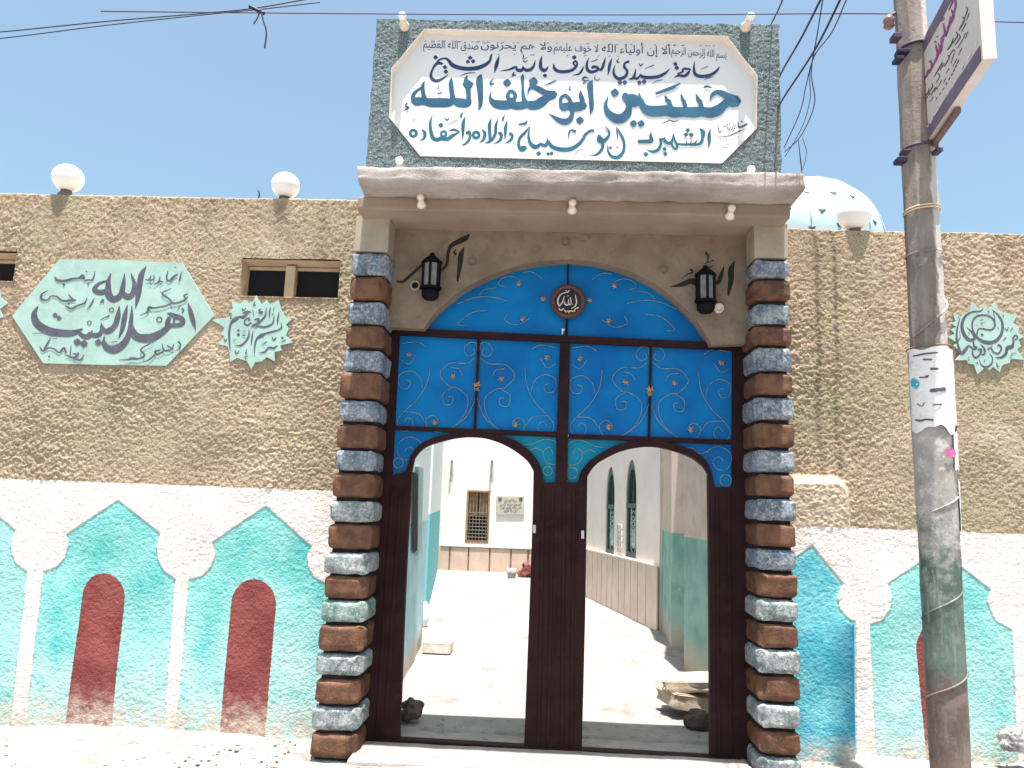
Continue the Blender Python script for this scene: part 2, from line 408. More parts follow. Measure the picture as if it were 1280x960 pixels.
# ================================================================== GROUND
def ground_sheet():
    xs = np.unique(np.round(np.r_[np.linspace(-60, -6, 16), np.arange(-6, 5, .04), np.linspace(5, 60, 16)], 4))
    ys = np.unique(np.round(np.r_[np.linspace(-60, -2, 14), np.arange(-2, 1.2, .03), np.arange(1.2, 14, .12), np.linspace(14, 80, 14)], 4))
    X, Y = np.meshgrid(xs, ys); Z = -.03+.012*X*np.clip(1-np.abs(X)/9, 0, 1)
    Z = Z+(vn(X, Y, .5, 3)-.5)*.03+(vn(X, Y, .12, 4)-.5)*.016+(vn(X, Y, .05, 5)-.5)*.008*(Y < 0)
    Z = Z-.05*np.clip((-Y-.25)/1.2, 0, 1)
    out = np.clip((np.abs(X+.1)-1.4)/.3, 0, 1)*np.clip((Y+.5)/.3, 0, 1)*(Y < .6); Z = Z+out*.03*vn(X, Y, .15, 9)
    Z = np.where((Y > .05) & (np.abs(X) < 6), -.012+(Z+.03)*.25, Z)
    Z = np.where((Y > -.42) & (Y < .24) & (X > -1.5) & (X < 1.72), -.12, Z)
    v = np.c_[X.ravel(), Y.ravel(), Z.ravel()]; w = len(xs); f = [(j*w+i, j*w+i+1, (j+1)*w+i+1, (j+1)*w+i) for j in range(len(ys)-1) for i in range(w-1)]
    t = NT('sandy_ground', .95, .1)
    c = t.mix(t.ramp(t.noise(1.3, 6, .65), .35, .65), (.245, .225, .212), (.295, .275, .262))
    c = t.mix(t.ramp(t.noise(3.1, 7, .7, stretch=(1, .5, 1)), .52, .66, 0, .55), c, (.15, .132, .118)); c = t.mix(t.ramp(t.noise(12, 6, .75), .54, .70, 0, .8), c, (.13, .105, .085)); c = t.mix(t.ramp(t.noise(70, 4, .7), .62, .74, 0, .6), c, (.16, .13, .10))
    t.col(c); t.bump(t.noise(40, 6, .7), .6, .015)
    return tag(obj('ground', v, f, t.m, smooth=True, fix=False), kind='structure')
ground_sheet()

# ================================================================== BOUNDARY WALLS
def poly_z7(s): return [(a/2.527, 580+b/2.527) for a, b in s]
def poly_z8(s): return [(960+a/2.4, 560+b/2.4) for a, b in s]
def arc(cx, cy, r, a0, a1, n=8): return [(cx+r*math.cos(math.radians(a0+(a1-a0)*i/n)), cy+r*math.sin(math.radians(a0+(a1-a0)*i/n))) for i in range(n+1)]
def redtop(x0, x1, y, n=10): cx = (x0+x1)/2; r = (x1-x0)/2; return [(cx-r*math.cos(math.pi*i/n), y-r*1.12*math.sin(math.pi*i/n)) for i in range(n+1)]
CY_L = [poly_z7([(75, 900), (135, 340), (175, 328), (203, 297), (214, 262), (210, 222), (373, 115), (506, 218), (495, 262), (500, 305), (521, 342), (552, 362), (512, 900)]),
        poly_z7([(550, 920), (595, 365), (640, 354), (668, 322), (680, 285), (670, 248), (840, 132), (985, 262), (970, 290), (972, 322), (990, 357), (1035, 382), (1200, 390), (1150, 920)]),
        poly_z7([(-500, 900), (-400, 330), (-350, 310), (-310, 280), (-290, 240), (-290, 205), (-90, 95), (50, 212), (35, 240), (34, 280), (50, 315), (85, 340), (24, 900)])]
RD_L = [poly_z7([(196, 890)]+redtop(258, 393, 420)+[(345, 890)]), poly_z7([(688, 900)]+redtop(728, 872, 444)+[(832, 900)])]
CY_R = [poly_z8([(-100, 980), (-40, 420), (60, 330), (115, 290), (207, 402), (190, 440), (198, 480), (225, 508), (264, 520), (268, 980)]),
        poly_z8([(330, 980), (305, 530), (345, 517), (370, 475), (371, 435), (358, 408), (455, 345), (530, 320), (600, 372), (667, 425), (657, 460), (680, 517), (732, 547), (750, 980)]),
        poly_z8([(800, 980), (780, 560), (830, 548), (855, 500), (850, 450), (840, 430), (1010, 340), (1160, 450), (1150, 500), (1180, 550), (1230, 570), (1260, 980)])]
RD_R = [poly_z8([(482, 980)]+redtop(445, 590, 600)+[(600, 980)]), poly_z8([(960, 980)]+redtop(920, 1060, 620)+[(1080, 980)])]
def xz(px): p = U(px); return p[:, [0, 2]]

def wall_sheet(name, X0, X1, xf0, xf1, topfn, holes, bandpx, cyan, red, buttress=None, blue=None):
    xs = [*np.arange(X0, xf0, .09), *np.arange(xf0, xf1, .0064), *np.arange(xf1, X1, .09), X1]
    for h in holes: xs += [h[0], h[1]]
    xs = np.array(sorted(set(np.round(xs, 4)))); keep = [0]
    hx = [round(q, 4) for h in holes for q in h[:2]]
    for i in range(1, len(xs)):
        if xs[i]-xs[keep[-1]] < .003:
            if round(xs[i], 4) in hx: keep[-1] = i
            continue
        keep.append(i)
    xs = xs[keep]
    zn = 600; T = np.linspace(0, 1, zn); zt0 = 3.7
    zref = -.2+T*(zt0+.2)
    hz = sorted(q for h in holes for q in h[2:4])
    for q in hz: zref[np.argmin(abs(zref-q))] = q
    nb = 16
    X, Zr = np.meshgrid(xs, zref); top = topfn(X)
    # stretch only the zone above the vents so that the top line follows the wall head
    zb = 3.35; Z = np.where(Zr > zb, zb+(Zr-zb)*(top-zb)/(zt0-zb), Zr)
    Xr = .8*X+.6*Z; Zr_ = .8*Z-.6*X; n1 = vn(Xr, Zr_, .0125, 1); n2 = vn(.55*X-.83*Z, .83*X+.55*Z, .023, 2); n3 = vn(X, Z, .35, 5); n4 = vn(X, Z, .0095, 6)+.35*(vn(X, Z, .06, 16)-.5)
    sharp = np.clip((n1-.42)*2.6, -.8, .7)
    b = U(bandpx)[:, [0, 2]]; bl = np.interp(X, b[:, 0], b[:, 1]); band = bl-Z
    cyv = np.full(X.shape, -1.); rdv = np.full(X.shape, -1.); blv = np.full(X.shape, -1.); dpv = np.zeros(X.shape)
    for p in cyan: cyv = np.maximum(cyv, sdf(xz(p), X, Z))
    for p in red: rdv = np.maximum(rdv, sdf(xz(p), X, Z))
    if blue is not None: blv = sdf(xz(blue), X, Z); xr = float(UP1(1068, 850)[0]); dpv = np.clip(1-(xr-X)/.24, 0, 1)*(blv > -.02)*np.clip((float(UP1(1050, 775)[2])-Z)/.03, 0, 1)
    amp = np.where(band > 0, .0012, .0017+.0026*vn(X, Z, .28, 31)*vn(X, Z, .9, 32)*2)
    D = amp*(sharp+.8*(n2-.5)*2+.6*(n4-.5)*2)+.014*(n3-.5)
    D = D+np.where(cyv > 0, -.004, 0)
    if buttress is not None:
        s = sdf(xz(buttress), X, Z); D = D+.12*(lambda q: q*q*(3-2*q))(np.clip(.35+s/.075, 0, 1))
    Y = -D
    # rain streaks running down from the wall head, the vents and plaques, plus painted wire shadows
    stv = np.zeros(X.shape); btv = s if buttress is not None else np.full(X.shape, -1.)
    for sx, zt_, ln_, wd, st in STAINS_SHADOWS:
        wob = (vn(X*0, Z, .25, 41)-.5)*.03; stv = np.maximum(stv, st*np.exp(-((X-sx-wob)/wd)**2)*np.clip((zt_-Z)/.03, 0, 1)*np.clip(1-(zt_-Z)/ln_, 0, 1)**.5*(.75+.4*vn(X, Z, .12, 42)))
    # over the top and a little down the back
    t = np.linspace(0, 1, nb+1)[1:]; tp = topfn(xs)
    Xb, Tb = np.meshgrid(xs, t); Yb = Tb*.25; Zb = tp[None, :]+(vn(Xb, Yb, .03, 8)-.5)*.012+np.clip((.15-Yb)/.15, 0, 1)*0
    Xa = np.vstack([X, Xb, xs[None, :]]); Ya = np.vstack([Y, Yb, np.full((1, len(xs)), .25)]); Za = np.vstack([Z+(vn(X, Z, .04, 12)-.5)*.008*(Z > top-.03), Zb, np.full((1, len(xs)), -.2)])
    pad = lambda a, c: np.vstack([a, np.full((nb+1, len(xs)), c)])
    w = len(xs); H = Xa.shape[0]
    cx = (xs[:-1]+xs[1:])/2; cz = (zref[:-1]+zref[1:])/2
    skip = np.zeros((H-1, w-1), bool)
    for h in holes:
        zi = (cz > h[2]) & (cz < h[3]); xi = (cx > h[0]) & (cx < h[1]); skip[:len(cz)][np.ix_(zi, xi)] = True
    jj, ii = np.where(~skip); q = jj*w+ii
    F = np.c_[q, q+1, q+w+1, q+w]
    me = bpy.data.meshes.new(name); me.vertices.add(Xa.size); me.vertices.foreach_set('co', np.c_[Xa.ravel(), Ya.ravel(), Za.ravel()].ravel())
    me.loops.add(F.size); me.loops.foreach_set('vertex_index', F.ravel().astype(np.int32))
    me.polygons.add(len(F)); me.polygons.foreach_set('loop_start', np.arange(0, F.size, 4, dtype=np.int32)); me.polygons.foreach_set('loop_total', np.full(len(F), 4, np.int32))
    me.update(calc_edges=True); me.polygons.foreach_set('use_smooth', np.ones(len(F), bool))
    for an, arr, c in [('band', band, -1.), ('cyan', cyv, -1.), ('red', rdv, -1.), ('blue', blv, -1.), ('deep', dpv, 0.), ('stain_shadow', stv, 0.), ('butt', btv, -1.), ('height', Z, 4.)]:
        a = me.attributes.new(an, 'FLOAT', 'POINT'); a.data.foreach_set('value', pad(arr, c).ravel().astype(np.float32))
    me.validate(); return me

STAINS_SHADOWS = [(float(UP1(x, y)[0]), float(UP1(x, y)[2]), l, w, k) for x, y, l, w, k in
          [(1018, 287, 3.3, .022, .75), (1040, 287, 3.3, .018, .65), (75, 244, .35, .05, .5), (352, 250, .3, .05, .5), (300, 372, .5, .03, .45), (424, 372, .6, .03, .4),  # first two are wire shadows painted dark, next two darken below the globes
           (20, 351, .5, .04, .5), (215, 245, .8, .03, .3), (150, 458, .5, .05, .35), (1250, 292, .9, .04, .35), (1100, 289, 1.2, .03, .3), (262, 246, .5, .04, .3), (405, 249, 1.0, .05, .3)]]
def hole_px(x0, x1, y0, y1):
    a = UP1(x0, (y0+y1)/2); b = UP1(x1, (y0+y1)/2); t = UP1((x0+x1)/2, y0); l = UP1((x0+x1)/2, y1)
    return [round(float(q), 4) for q in (a[0], b[0], l[2], t[2])]
h1 = hole_px(301, 424, 327, 371); h0 = hole_px(-105, 19, 317, 350)
topL = U([(0, 242), (447, 250)]); topR = U([(985, 286), (1280, 293)])
fL = lambda X: np.interp(X, topL[:, 0], topL[:, 2])+0*X; fR = lambda X: np.interp(X, topR[:, 0], topR[:, 2])
wl_root = thing('boundary_wall', 'tan rough cast wall left of the gate, painted with turquoise arches and two red doors', 'wall', (-3, 0, 0))
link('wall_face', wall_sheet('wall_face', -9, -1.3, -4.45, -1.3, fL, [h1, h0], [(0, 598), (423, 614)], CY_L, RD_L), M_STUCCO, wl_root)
butt = [(900, 1100), (900, 597), (1040, 597), (1052, 603), (1058, 616), (1064, 700), (1070, 1100)]
wr_root = thing('boundary_wall', 'tan rough cast wall right of the gate with turquoise arch behind the utility pole', 'wall', (3, 0, 0))
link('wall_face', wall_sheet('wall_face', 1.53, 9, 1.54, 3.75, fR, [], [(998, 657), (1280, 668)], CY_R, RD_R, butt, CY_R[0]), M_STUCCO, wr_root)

def vent(h, parent, splits):
    x0, x1, z0, z1 = h; m = plain('vent_render', (.44, .33, .22), .9, .12, 8, .6, 80, .004)
    e = .012; d1 = .11
    # splayed recess box (open front)
    fr = Merge()
    v = [(x0, e, z0), (x1, e, z0), (x1, e, z1), (x0, e, z1), (x0+.02, d1, z0+.01), (x1-.015, d1, z0+.01), (x1-.015, d1, z1-.02), (x0+.02, d1, z1-.02)]
    fr.add([(x0-.01, -.006, z0-.008), (x1+.01, -.006, z0-.008), (x1+.01, -.006, z1+.01), (x0-.01, -.006, z1+.01)]+v[4:], [(0, 1, 5, 4), (1, 2, 6, 5), (2, 3, 7, 6), (3, 0, 4, 7)])
    o = fr.obj('vent_recess', m, parent, fix=False)
    zc0, zc1 = z0+.012, z1-.045
    xs = [x0+.02]+[x0+(x1-x0)*s for s in splits]+[x1-.015]
    for k in range(0, len(xs)-1):
        if k % 2 == 0: box('vent_opening', xs[k]+.006, xs[k+1]-.006, d1-.004, d1+.12, zc0, zc1, M_DARK, o)
        else: box('vent_mullion', xs[k], xs[k+1], d1-.07, d1, z0+.01, z1-.02, m, o, .006)
    box('vent_header', x0+.02, x1-.015, d1-.03, d1-.001, zc1, z1-.02, m, o, .006)
vent(h1, wl_root, [.43, .53]); vent(h0, wl_root, [.43, .53])

# stubs of rebar on the wall head
p = UP1(323, 247, .1)
tag(tube('rebar_stub', catmull([(p[0], .1, p[2]-.03), (p[0]+.005, .1, p[2]+.03), (p[0]-.01, .1, p[2]+.06)], 4), .006, M_WIRE), 'short dark rebar stub sticking up from the wall top beside the globe lamp', 'rebar')

# ================================================================== GLOBE LAMPS
def globe(cx, cy, r, label):
    p = UP1(cx, cy, .06); d = (p-CAM)@FW; R = r/FPX*d
    t = thing('globe_lamp', label, 'lamp', (p[0], p[1], p[2]-R-.05), 'white globe lamps on the wall head')
    prof = [(R*math.sin(a)*(1 if a < 2.7 else 1), -R*.94*math.cos(a)) for a in np.linspace(.35, math.pi, 14)]
    lathe('globe', [(0.0001, -R*.93)]+prof, p, M_GLOBE, t, 24)
    lathe('lamp_base', [(0.0001, -.07), (.062, -.07), (.058, -.03), (.042, -.015), (.042, .012), (.0001, .012)], (p[0], p[1], p[2]-R*.90), M_BASE, t, 16)
globe(85, 223, 18.5, 'white globe lamp on the wall top above the hexagonal mint plaque')
globe(357, 232, 17.5, 'white globe lamp on the wall top above the two-part vent')
globe(1068, 269, 20.5, 'white globe lamp on the right wall top beside the white dome')

# ================================================================== GATEWAY PILLARS
YP = -.35
LP = [(316, 343), (345, 374), (377, 404), (406, 434), (437, 464), (466, 498), (500, 526), (530, 560), (563, 588), (591, 622), (626, 653), (655, 687), (691, 718), (720, 749), (751, 779), (782, 815), (818, 846), (850, 882), (885, 915), (918, 950), (953, 985)]
RP = [(324, 346), (349, 375), (379, 404), (407, 431), (434, 463), (466, 493), (496, 525), (529, 559), (562, 590), (593, 621), (624, 651), (655, 684), (687, 714), (717, 747), (750, 778), (781, 811), (813, 843), (847, 878), (882, 912), (916, 945), (949, 980)]
def pillar(rows, xl, xr, label, side):
    """xl/xr: functions giving the pixel x of the front face at pixel y"""
    base = UP1((xl(950)+xr(950))/2, 960, YP)
    t = thing('gate_pillar', label, 'pillar', (base[0], YP, 0))
    zs = []; 
    for k, (ya, yb) in enumerate(rows):
        xm = (xl((ya+yb)/2)+xr((ya+yb)/2))/2
        za = UP1(xm, ya, YP)[2]; zb = UP1(xm, yb, YP)[2]
        x0 = UP1(xl((ya+yb)/2), (ya+yb)/2, YP)[0]; x1 = UP1(xr((ya+yb)/2), (ya+yb)/2, YP)[0]
        j = random.uniform(-.006, .006)
        if side < 0: x1 += .0
        bm = bmesh.new(); bmesh.ops.create_cube(bm, size=2); bmesh.ops.subdivide_edges(bm, edges=bm.edges[:], cuts=9, use_grid_fill=True)
        yb_ = .02; ya_ = YP+random.uniform(-.008, .01); z0_ = zb+.002; z1_ = za-.002
        hx, hy, hz_ = (x1-x0)/2+random.uniform(.0, .012), (yb_-ya_)/2, (z1_-z0_)/2; c = Vector(((x0+x1)/2, (ya_+yb_)/2, (z0_+z1_)/2)); rr = random.uniform(.020, .027); sg = 1 if side < 0 else -1
        wr = lambda u: math.copysign(abs(u)**.55, u)
        for v in bm.verts:
            p = Vector((wr(v.co.x)*hx, wr(v.co.y)*hy, wr(v.co.z)*hz_)); q = Vector((max(-hx+rr, min(hx-rr, p.x)), max(-hy+rr, min(hy-rr, p.y)), max(-hz_+rr, min(hz_-rr, p.z))))
            d = p-q
            if d.length > 1e-6:
                l1 = abs(d.x)+abs(d.y)+abs(d.z); d = d*(rr/(.25*d.length+.75*l1/1.05)); p = q+d
            k_ = (sg*p.x-hx)+(-p.y-hy)+.055          # chamfer of the inner front arris
            if k_ > 0: p.x -= sg*k_/2; p.y += k_/2
            v.co = c+p
        for v in bm.verts:
            v.co += mnoise.noise_vector(v.co*13+Vector((k*3.1, side*5, 0)))*.006+mnoise.noise_vector(v.co*34)*.005+Vector((0, .02, 0))*max(0, mnoise.noise(v.co*9+Vector((k, 0, 0)))-.35)
        me = bpy.data.meshes.new('brick'); bm.to_mesh(me); bm.free()
        me.polygons.foreach_set('use_smooth', [True]*len(me.polygons))
        me.set_sharp_from_angle(angle=.62)
        if k % 2: mat = M_BRN
        else: mat = M_BLU[0] if k < 9 else M_BLU[[1, 2, 1][(k//2) % 3]] if side < 0 else M_BLU[1 if k > 12 else 0]
        link('brick', me, mat, t)
    # joint core behind the bricks
    a = UP1(xl(330), 330, YP); b = UP1(xr(330), 330, YP); c = UP1(xl(950), 950, YP); d = UP1(xr(950), 950, YP); g = .022
    z1 = UP1((xl(316)+xr(316))/2, rows[0][0]-2, YP)[2]; z0 = -.35
    ch = .075
    def ring(l, rgt, z):
        if side < 0: return [(l+g, YP+.045, z), (rgt-g-ch, YP+.045, z), (rgt-.016, YP+.045+ch, z), (rgt-.016, .03, z), (l+g, .03, z)]
        return [(l+.016, YP+.045+ch, z), (l+g+ch, YP+.045, z), (rgt-g, YP+.045, z), (rgt-g, .03, z), (l+.016, .03, z)]
    obj('mortar_core', ring(c[0], d[0], z0)+ring(a[0], b[0], z1), [(0, 1, 2, 3, 4), (5, 6, 7, 8, 9)]+[(i, (i+1) % 5, (i+1) % 5+5, i+5) for i in range(5)], M_CORE, t)
    box('pillar_head', a[0]+.004, b[0]-.004, YP+.012, .035, z1+.002, ZS2+.02, M_CREAM, t, .004)
    return t
def lin(x0, y0, x1, y1): return lambda y: x0+(x1-x0)*(y-y0)/(y1-y0)
# cornice levels (needed by pillar heads)
ZF0 = UP1(700, 231.5, -.76)[2]; ZF1 = UP1(700, 211, -.76)[2]     # fascia
def y_at(px, py, z): return UZ(px, py, z)[1]
Y1 = y_at(700, 250, ZF0); ZS1 = UP1(700, 266.5, Y1)[2]; ZS2 = UP1(455, 257, Y1)[2]; ZS2 = ZS1
Y2 = y_at(700, 295, ZS1)
pillar(LP, lin(440, 330, 390, 900), lin(484, 330, 446, 900), 'left gate pillar of alternating brown and blue-grey rounded blocks', -1)
pillar(RP, lin(943, 330, 951, 900), lin(987, 330, 1001, 900), 'right gate pillar of alternating brown and grey-white rounded blocks', 1)

# ================================================================== CANOPY (cornice) over the gate
canopy = thing('entrance_canopy', 'stepped beige cement canopy over the gate carrying the sign wall', 'canopy', (0, 0, ZF0))
def roughbar(name, x0, x1, y0, y1, z0, z1, mat, amp, parent, zshift=0, nx=90, r=.012):
    """bar with a slightly ragged, rounded outline"""
    prof = [(y0, z0+r), (y0, z1-r), (y0+r*.3, z1-r*.3), (y0+r, z1), ((y0+y1)/2, z1), (y1, z1), (y1, z0), ((y0+y1)/2, z0), (y0+r, z0), (y0+r*.3, z0+r*.3)]
    # finer front
    P = []
    for i, (a, b) in enumerate(zip(prof, prof[1:]+prof[:1])):
        k = 6 if i == 0 else 1
        for t in range(k): P.append((a[0]+(b[0]-a[0])*t/k, a[1]+(b[1]-a[1])*t/k))
    n = len(P); v = []; f = []
    for i in range(nx+1):
        x = x0+(x1-x0)*i/nx
        for y, z in P:
            q = Vector((x, y, z)); d = mnoise.noise_vector(q*7)*amp*1.3+mnoise.noise_vector(q*28)*amp*.6
            v.append((x+(0 if 0 < i < nx else d.x), y+d.y*(y < y1), z+d.z+zshift*(i/nx)))
    for i in range(nx):
        for k in range(n): a = i*n+k; b = i*n+(k+1) % n; f.append((a, b, b+n, a+n))
    f += [tuple(range(n)), tuple(nx*n+k for k in range(n))]
    me = fixn(mesh(name, v, f, True)); me.set_sharp_from_angle(angle=.6); return link(name, me, mat, parent)
xa = UP1(445, 235, -.76)[0]; xb = UP1(1006, 240, -.76)[0]
roughbar('fascia', xa, xb, -.76, -.10, ZF0, ZF1, M_FASCIA, .010, canopy, r=.02)
xa2 = UP1(447, 262, Y1)[0]; xb2 = UP1(988, 280, Y1)[0]
roughbar('riser', xa2, xb2, Y1, -.103, ZS1, ZF0+.003, M_CONC, .003, canopy)
print('canopy', ZF0, ZF1, Y1, ZS1, Y2, xa, xb)

# spandrel wall with the arch cut out
YS = -.13
arcpx = [(533, 416), (536, 411), (545, 398), (560, 384), (580, 368), (600, 357), (625, 346), (650, 338), (680, 333), (707, 331), (735, 333), (760, 338), (785, 346), (810, 358), (832, 373), (850, 389), (868, 408), (882, 431), (884, 436)]
ap = catmull([(p[0], p[2]) for p in U(arcpx)], 3)
zl = UP1(500, 414, 0)[2]; xL = UP1(484, 410, 0)[0]-.03; xR = UP1(925, 430, 0)[0]+.03; zr = UP1(915, 434, 0)[2]
outl = [(xL, zl)]+[tuple(q) for q in ap]+[(xR, zr), (xR, ZS1-.001), (xL, ZS1-.001)]
spand = thing('spandrel_wall', 'beige rendered wall with low arch above the blue gate, lettered in black', 'wall', (0, YS, zl))
prism('spandrel_face', [(a, YS, b) for a, b in outl], (0, .165, 0), M_SPAND, spand)
projS = lambda px: U(px, YS)
lettering('lettering', '''M 45,575,14 110,575,30 190,510,30 290,420,28 340,400,20
M 470,480,20 545,410,28 560,300,32 590,220,40 680,170,55 740,140,50 775,100,10
M 720,235,10 690,310,55 680,400,50 665,500,35 655,572,20
M 640,255,10 620,290,18 640,295,20 625,325,8
N 785,290,10 750,380,60 750,480,55 730,580,35 722,635,18
N 680,345,10 655,420,40 630,490,45 590,510,40 540,500,30
N 150,548,8 260,525,45 350,490,55 400,510,60 430,530,20
N 345,375,20 365,395,18 345,415,14 320,420,12 260,462,6
N 495,205,25 520,240,20 515,300,10;N 485,318,8 575,280,12;N 480,360,12 520,355,10 545,350,14 575,330,8''', projS, M_PAINTK, spand, (0, -1, 0), wmul=1.0)
for x, y in [(591, 328), (707, 304), (829, 338)]:
    p = UP1(x, y, YS)
    lathe('empty_socket', [(.030, 0), (.030, -.012), (.024, -.012), (.024, -.002), (.0001, -.002)], p, M_SPAND, spand, 14, Matrix.Rotation(-math.pi/2, 3, 'X'))
p = UP1(519, 357, YS)
lathe('open_socket', [(.038, 0), (.038, -.014), (.026, -.014), (.026, -.001), (.0001, -.001)], p, M_CREAM, spand, 16, Matrix.Rotation(-math.pi/2, 3, 'X'))
lathe('socket_hole', [(.024, -.004), (.0001, -.004)], p, M_DARK, spand, 16, Matrix.Rotation(-math.pi/2, 3, 'X'))
p = UP1(898, 386, YS)
lathe('brass_socket', [(.034, 0), (.034, -.03), (.026, -.03), (.026, -.012), (.0001, -.012)], p, M_BULB, spand, 16, Matrix.Rotation(-math.pi/2, 3, 'X'))

# ================================================================== SIGN WALL
YW = -.60
octpx = [(531, 37), (908, 46), (946, 95), (945, 161), (902, 204), (526, 195), (487, 147), (490, 86)]
sgn = thing('sign_wall', 'green rough-cast sign wall over the canopy with a white board lettered in blue Arabic', 'sign', (0, YW, ZF1))
oc = U(octpx, YW)[:, [0, 2]]
def sign_face():
    cs = U([(471, 24), (974, 31), (977, 226), (457, 210)], YW)[:, [0, 2]]
    nx, nz = 400, 180; v = np.zeros((nz+1, nx+1, 3))
    for j in range(nz+1):
        t = j/nz; l = cs[3]+(cs[0]-cs[3])*t; r = cs[2]+(cs[1]-cs[2])*t
        for i in range(nx+1):
            q = l+(r-l)*i/nx; v[j, i] = (q[0], YW, q[1])
    X = v[..., 0]; Z = v[..., 2]; s = sdf(oc, X, Z)
    D = .0026*(vn(X, Z, .012, 21)-.5)*2+.0015*(vn(X, Z, .03, 22)-.5)*2+.006*(vn(X, Z, .2, 23)-.5)
    v[..., 1] = YW-D*np.clip((-s)/.01, 0, 1)
    ragged = (vn(X, Z, .05, 25)-.5)*.012
    v[:, 0, 0] += ragged[:, 0]; v[:, -1, 0] += ragged[:, -1]; v[-1, :, 2] += ragged[-1, :]
    # snap vertices next to the octagon onto it, drop cells inside
    P = np.array(oc)
    m = np.abs(s) < .007
    for j, i in zip(*np.where(m)):
        x, z = X[j, i], Z[j, i]; best = None
        for a, b in zip(P, np.roll(P, -1, 0)):
            e = b-a; t = np.clip(((x-a[0])*e[0]+(z-a[1])*e[1])/(e@e), 0, 1); c = a+e*t; dd = math.hypot(c[0]-x, c[1]-z)
            if best is None or dd < best[0]: best = (dd, c)
        v[j, i, 0], v[j, i, 2] = best[1]; v[j, i, 1] = YW
    ins = s > .0001; ins = ins & ~m
    w = nx+1; F = []
    onl = m
    for j in range(nz):
        for i in range(nx):
            c = [(j, i), (j, i+1), (j+1, i+1), (j+1, i)]
            if any(ins[q] for q in c): continue
            if all(onl[q] for q in c) and s[j, i]+s[j+1, i+1] > 0: continue
            F.append([a*w+b for a, b in c])
    V = v.reshape(-1, 3).tolist()
    # sides and back
    th = .15; n0 = len(V); B = v.copy(); rim = [(0, i) for i in range(nx+1)]+[(j, nx) for j in range(1, nz+1)]+[(nz, i) for i in range(nx-1, -1, -1)]+[(j, 0) for j in range(nz-1, 0, -1)]
    for j, i in rim: V.append([v[j, i, 0], YW+th, v[j, i, 2]])
    R = len(rim)
    for k in range(R):
        a = rim[k]; b = rim[(k+1) % R]; F.append([b[0]*w+b[1], a[0]*w+a[1], n0+k, n0+(k+1) % R])
    F.append([n0+k for k in range(R)][::-1])
    me = mesh('sign_surround', V, F, True); me.set_sharp_from_angle(angle=.9); return me
link('sign_surround', sign_face(), M_CHIP, sgn)
RD = .052
ocf = [(a, YW-.006, b) for a, b in oc]; n8 = len(ocf)
cen = oc.mean(0)
ocb = [(cen[0]+(a-cen[0])*.997, YW+RD, cen[1]+(b-cen[1])*.995) for a, b in oc]
oco = [(cen[0]+(a-cen[0])*1.002, YW-.006, cen[1]+(b-cen[1])*1.004) for a, b in oc]
ocx = [(a, YW+.02, b) for a, _, b in oco]
obj('board_reveal', ocf+ocb+oco+ocx, [(i, (i+1) % 8, (i+1) % 8+8, i+8) for i in range(8)]+[(i+16, (i+1) % 8+16, (i+1) % 8, i) for i in range(8)]+[(i+16, i+24, (i+1) % 8+24, (i+1) % 8+16) for i in range(8)], M_REVEAL, sgn, fix=False)
board = obj('sign_board', [(a, YW+RD-.001, c) for a, b, c in ocb], [tuple(range(8))], M_BOARD, sgn, fix=False)
projB = lambda px: U(px, YW+RD-.001)
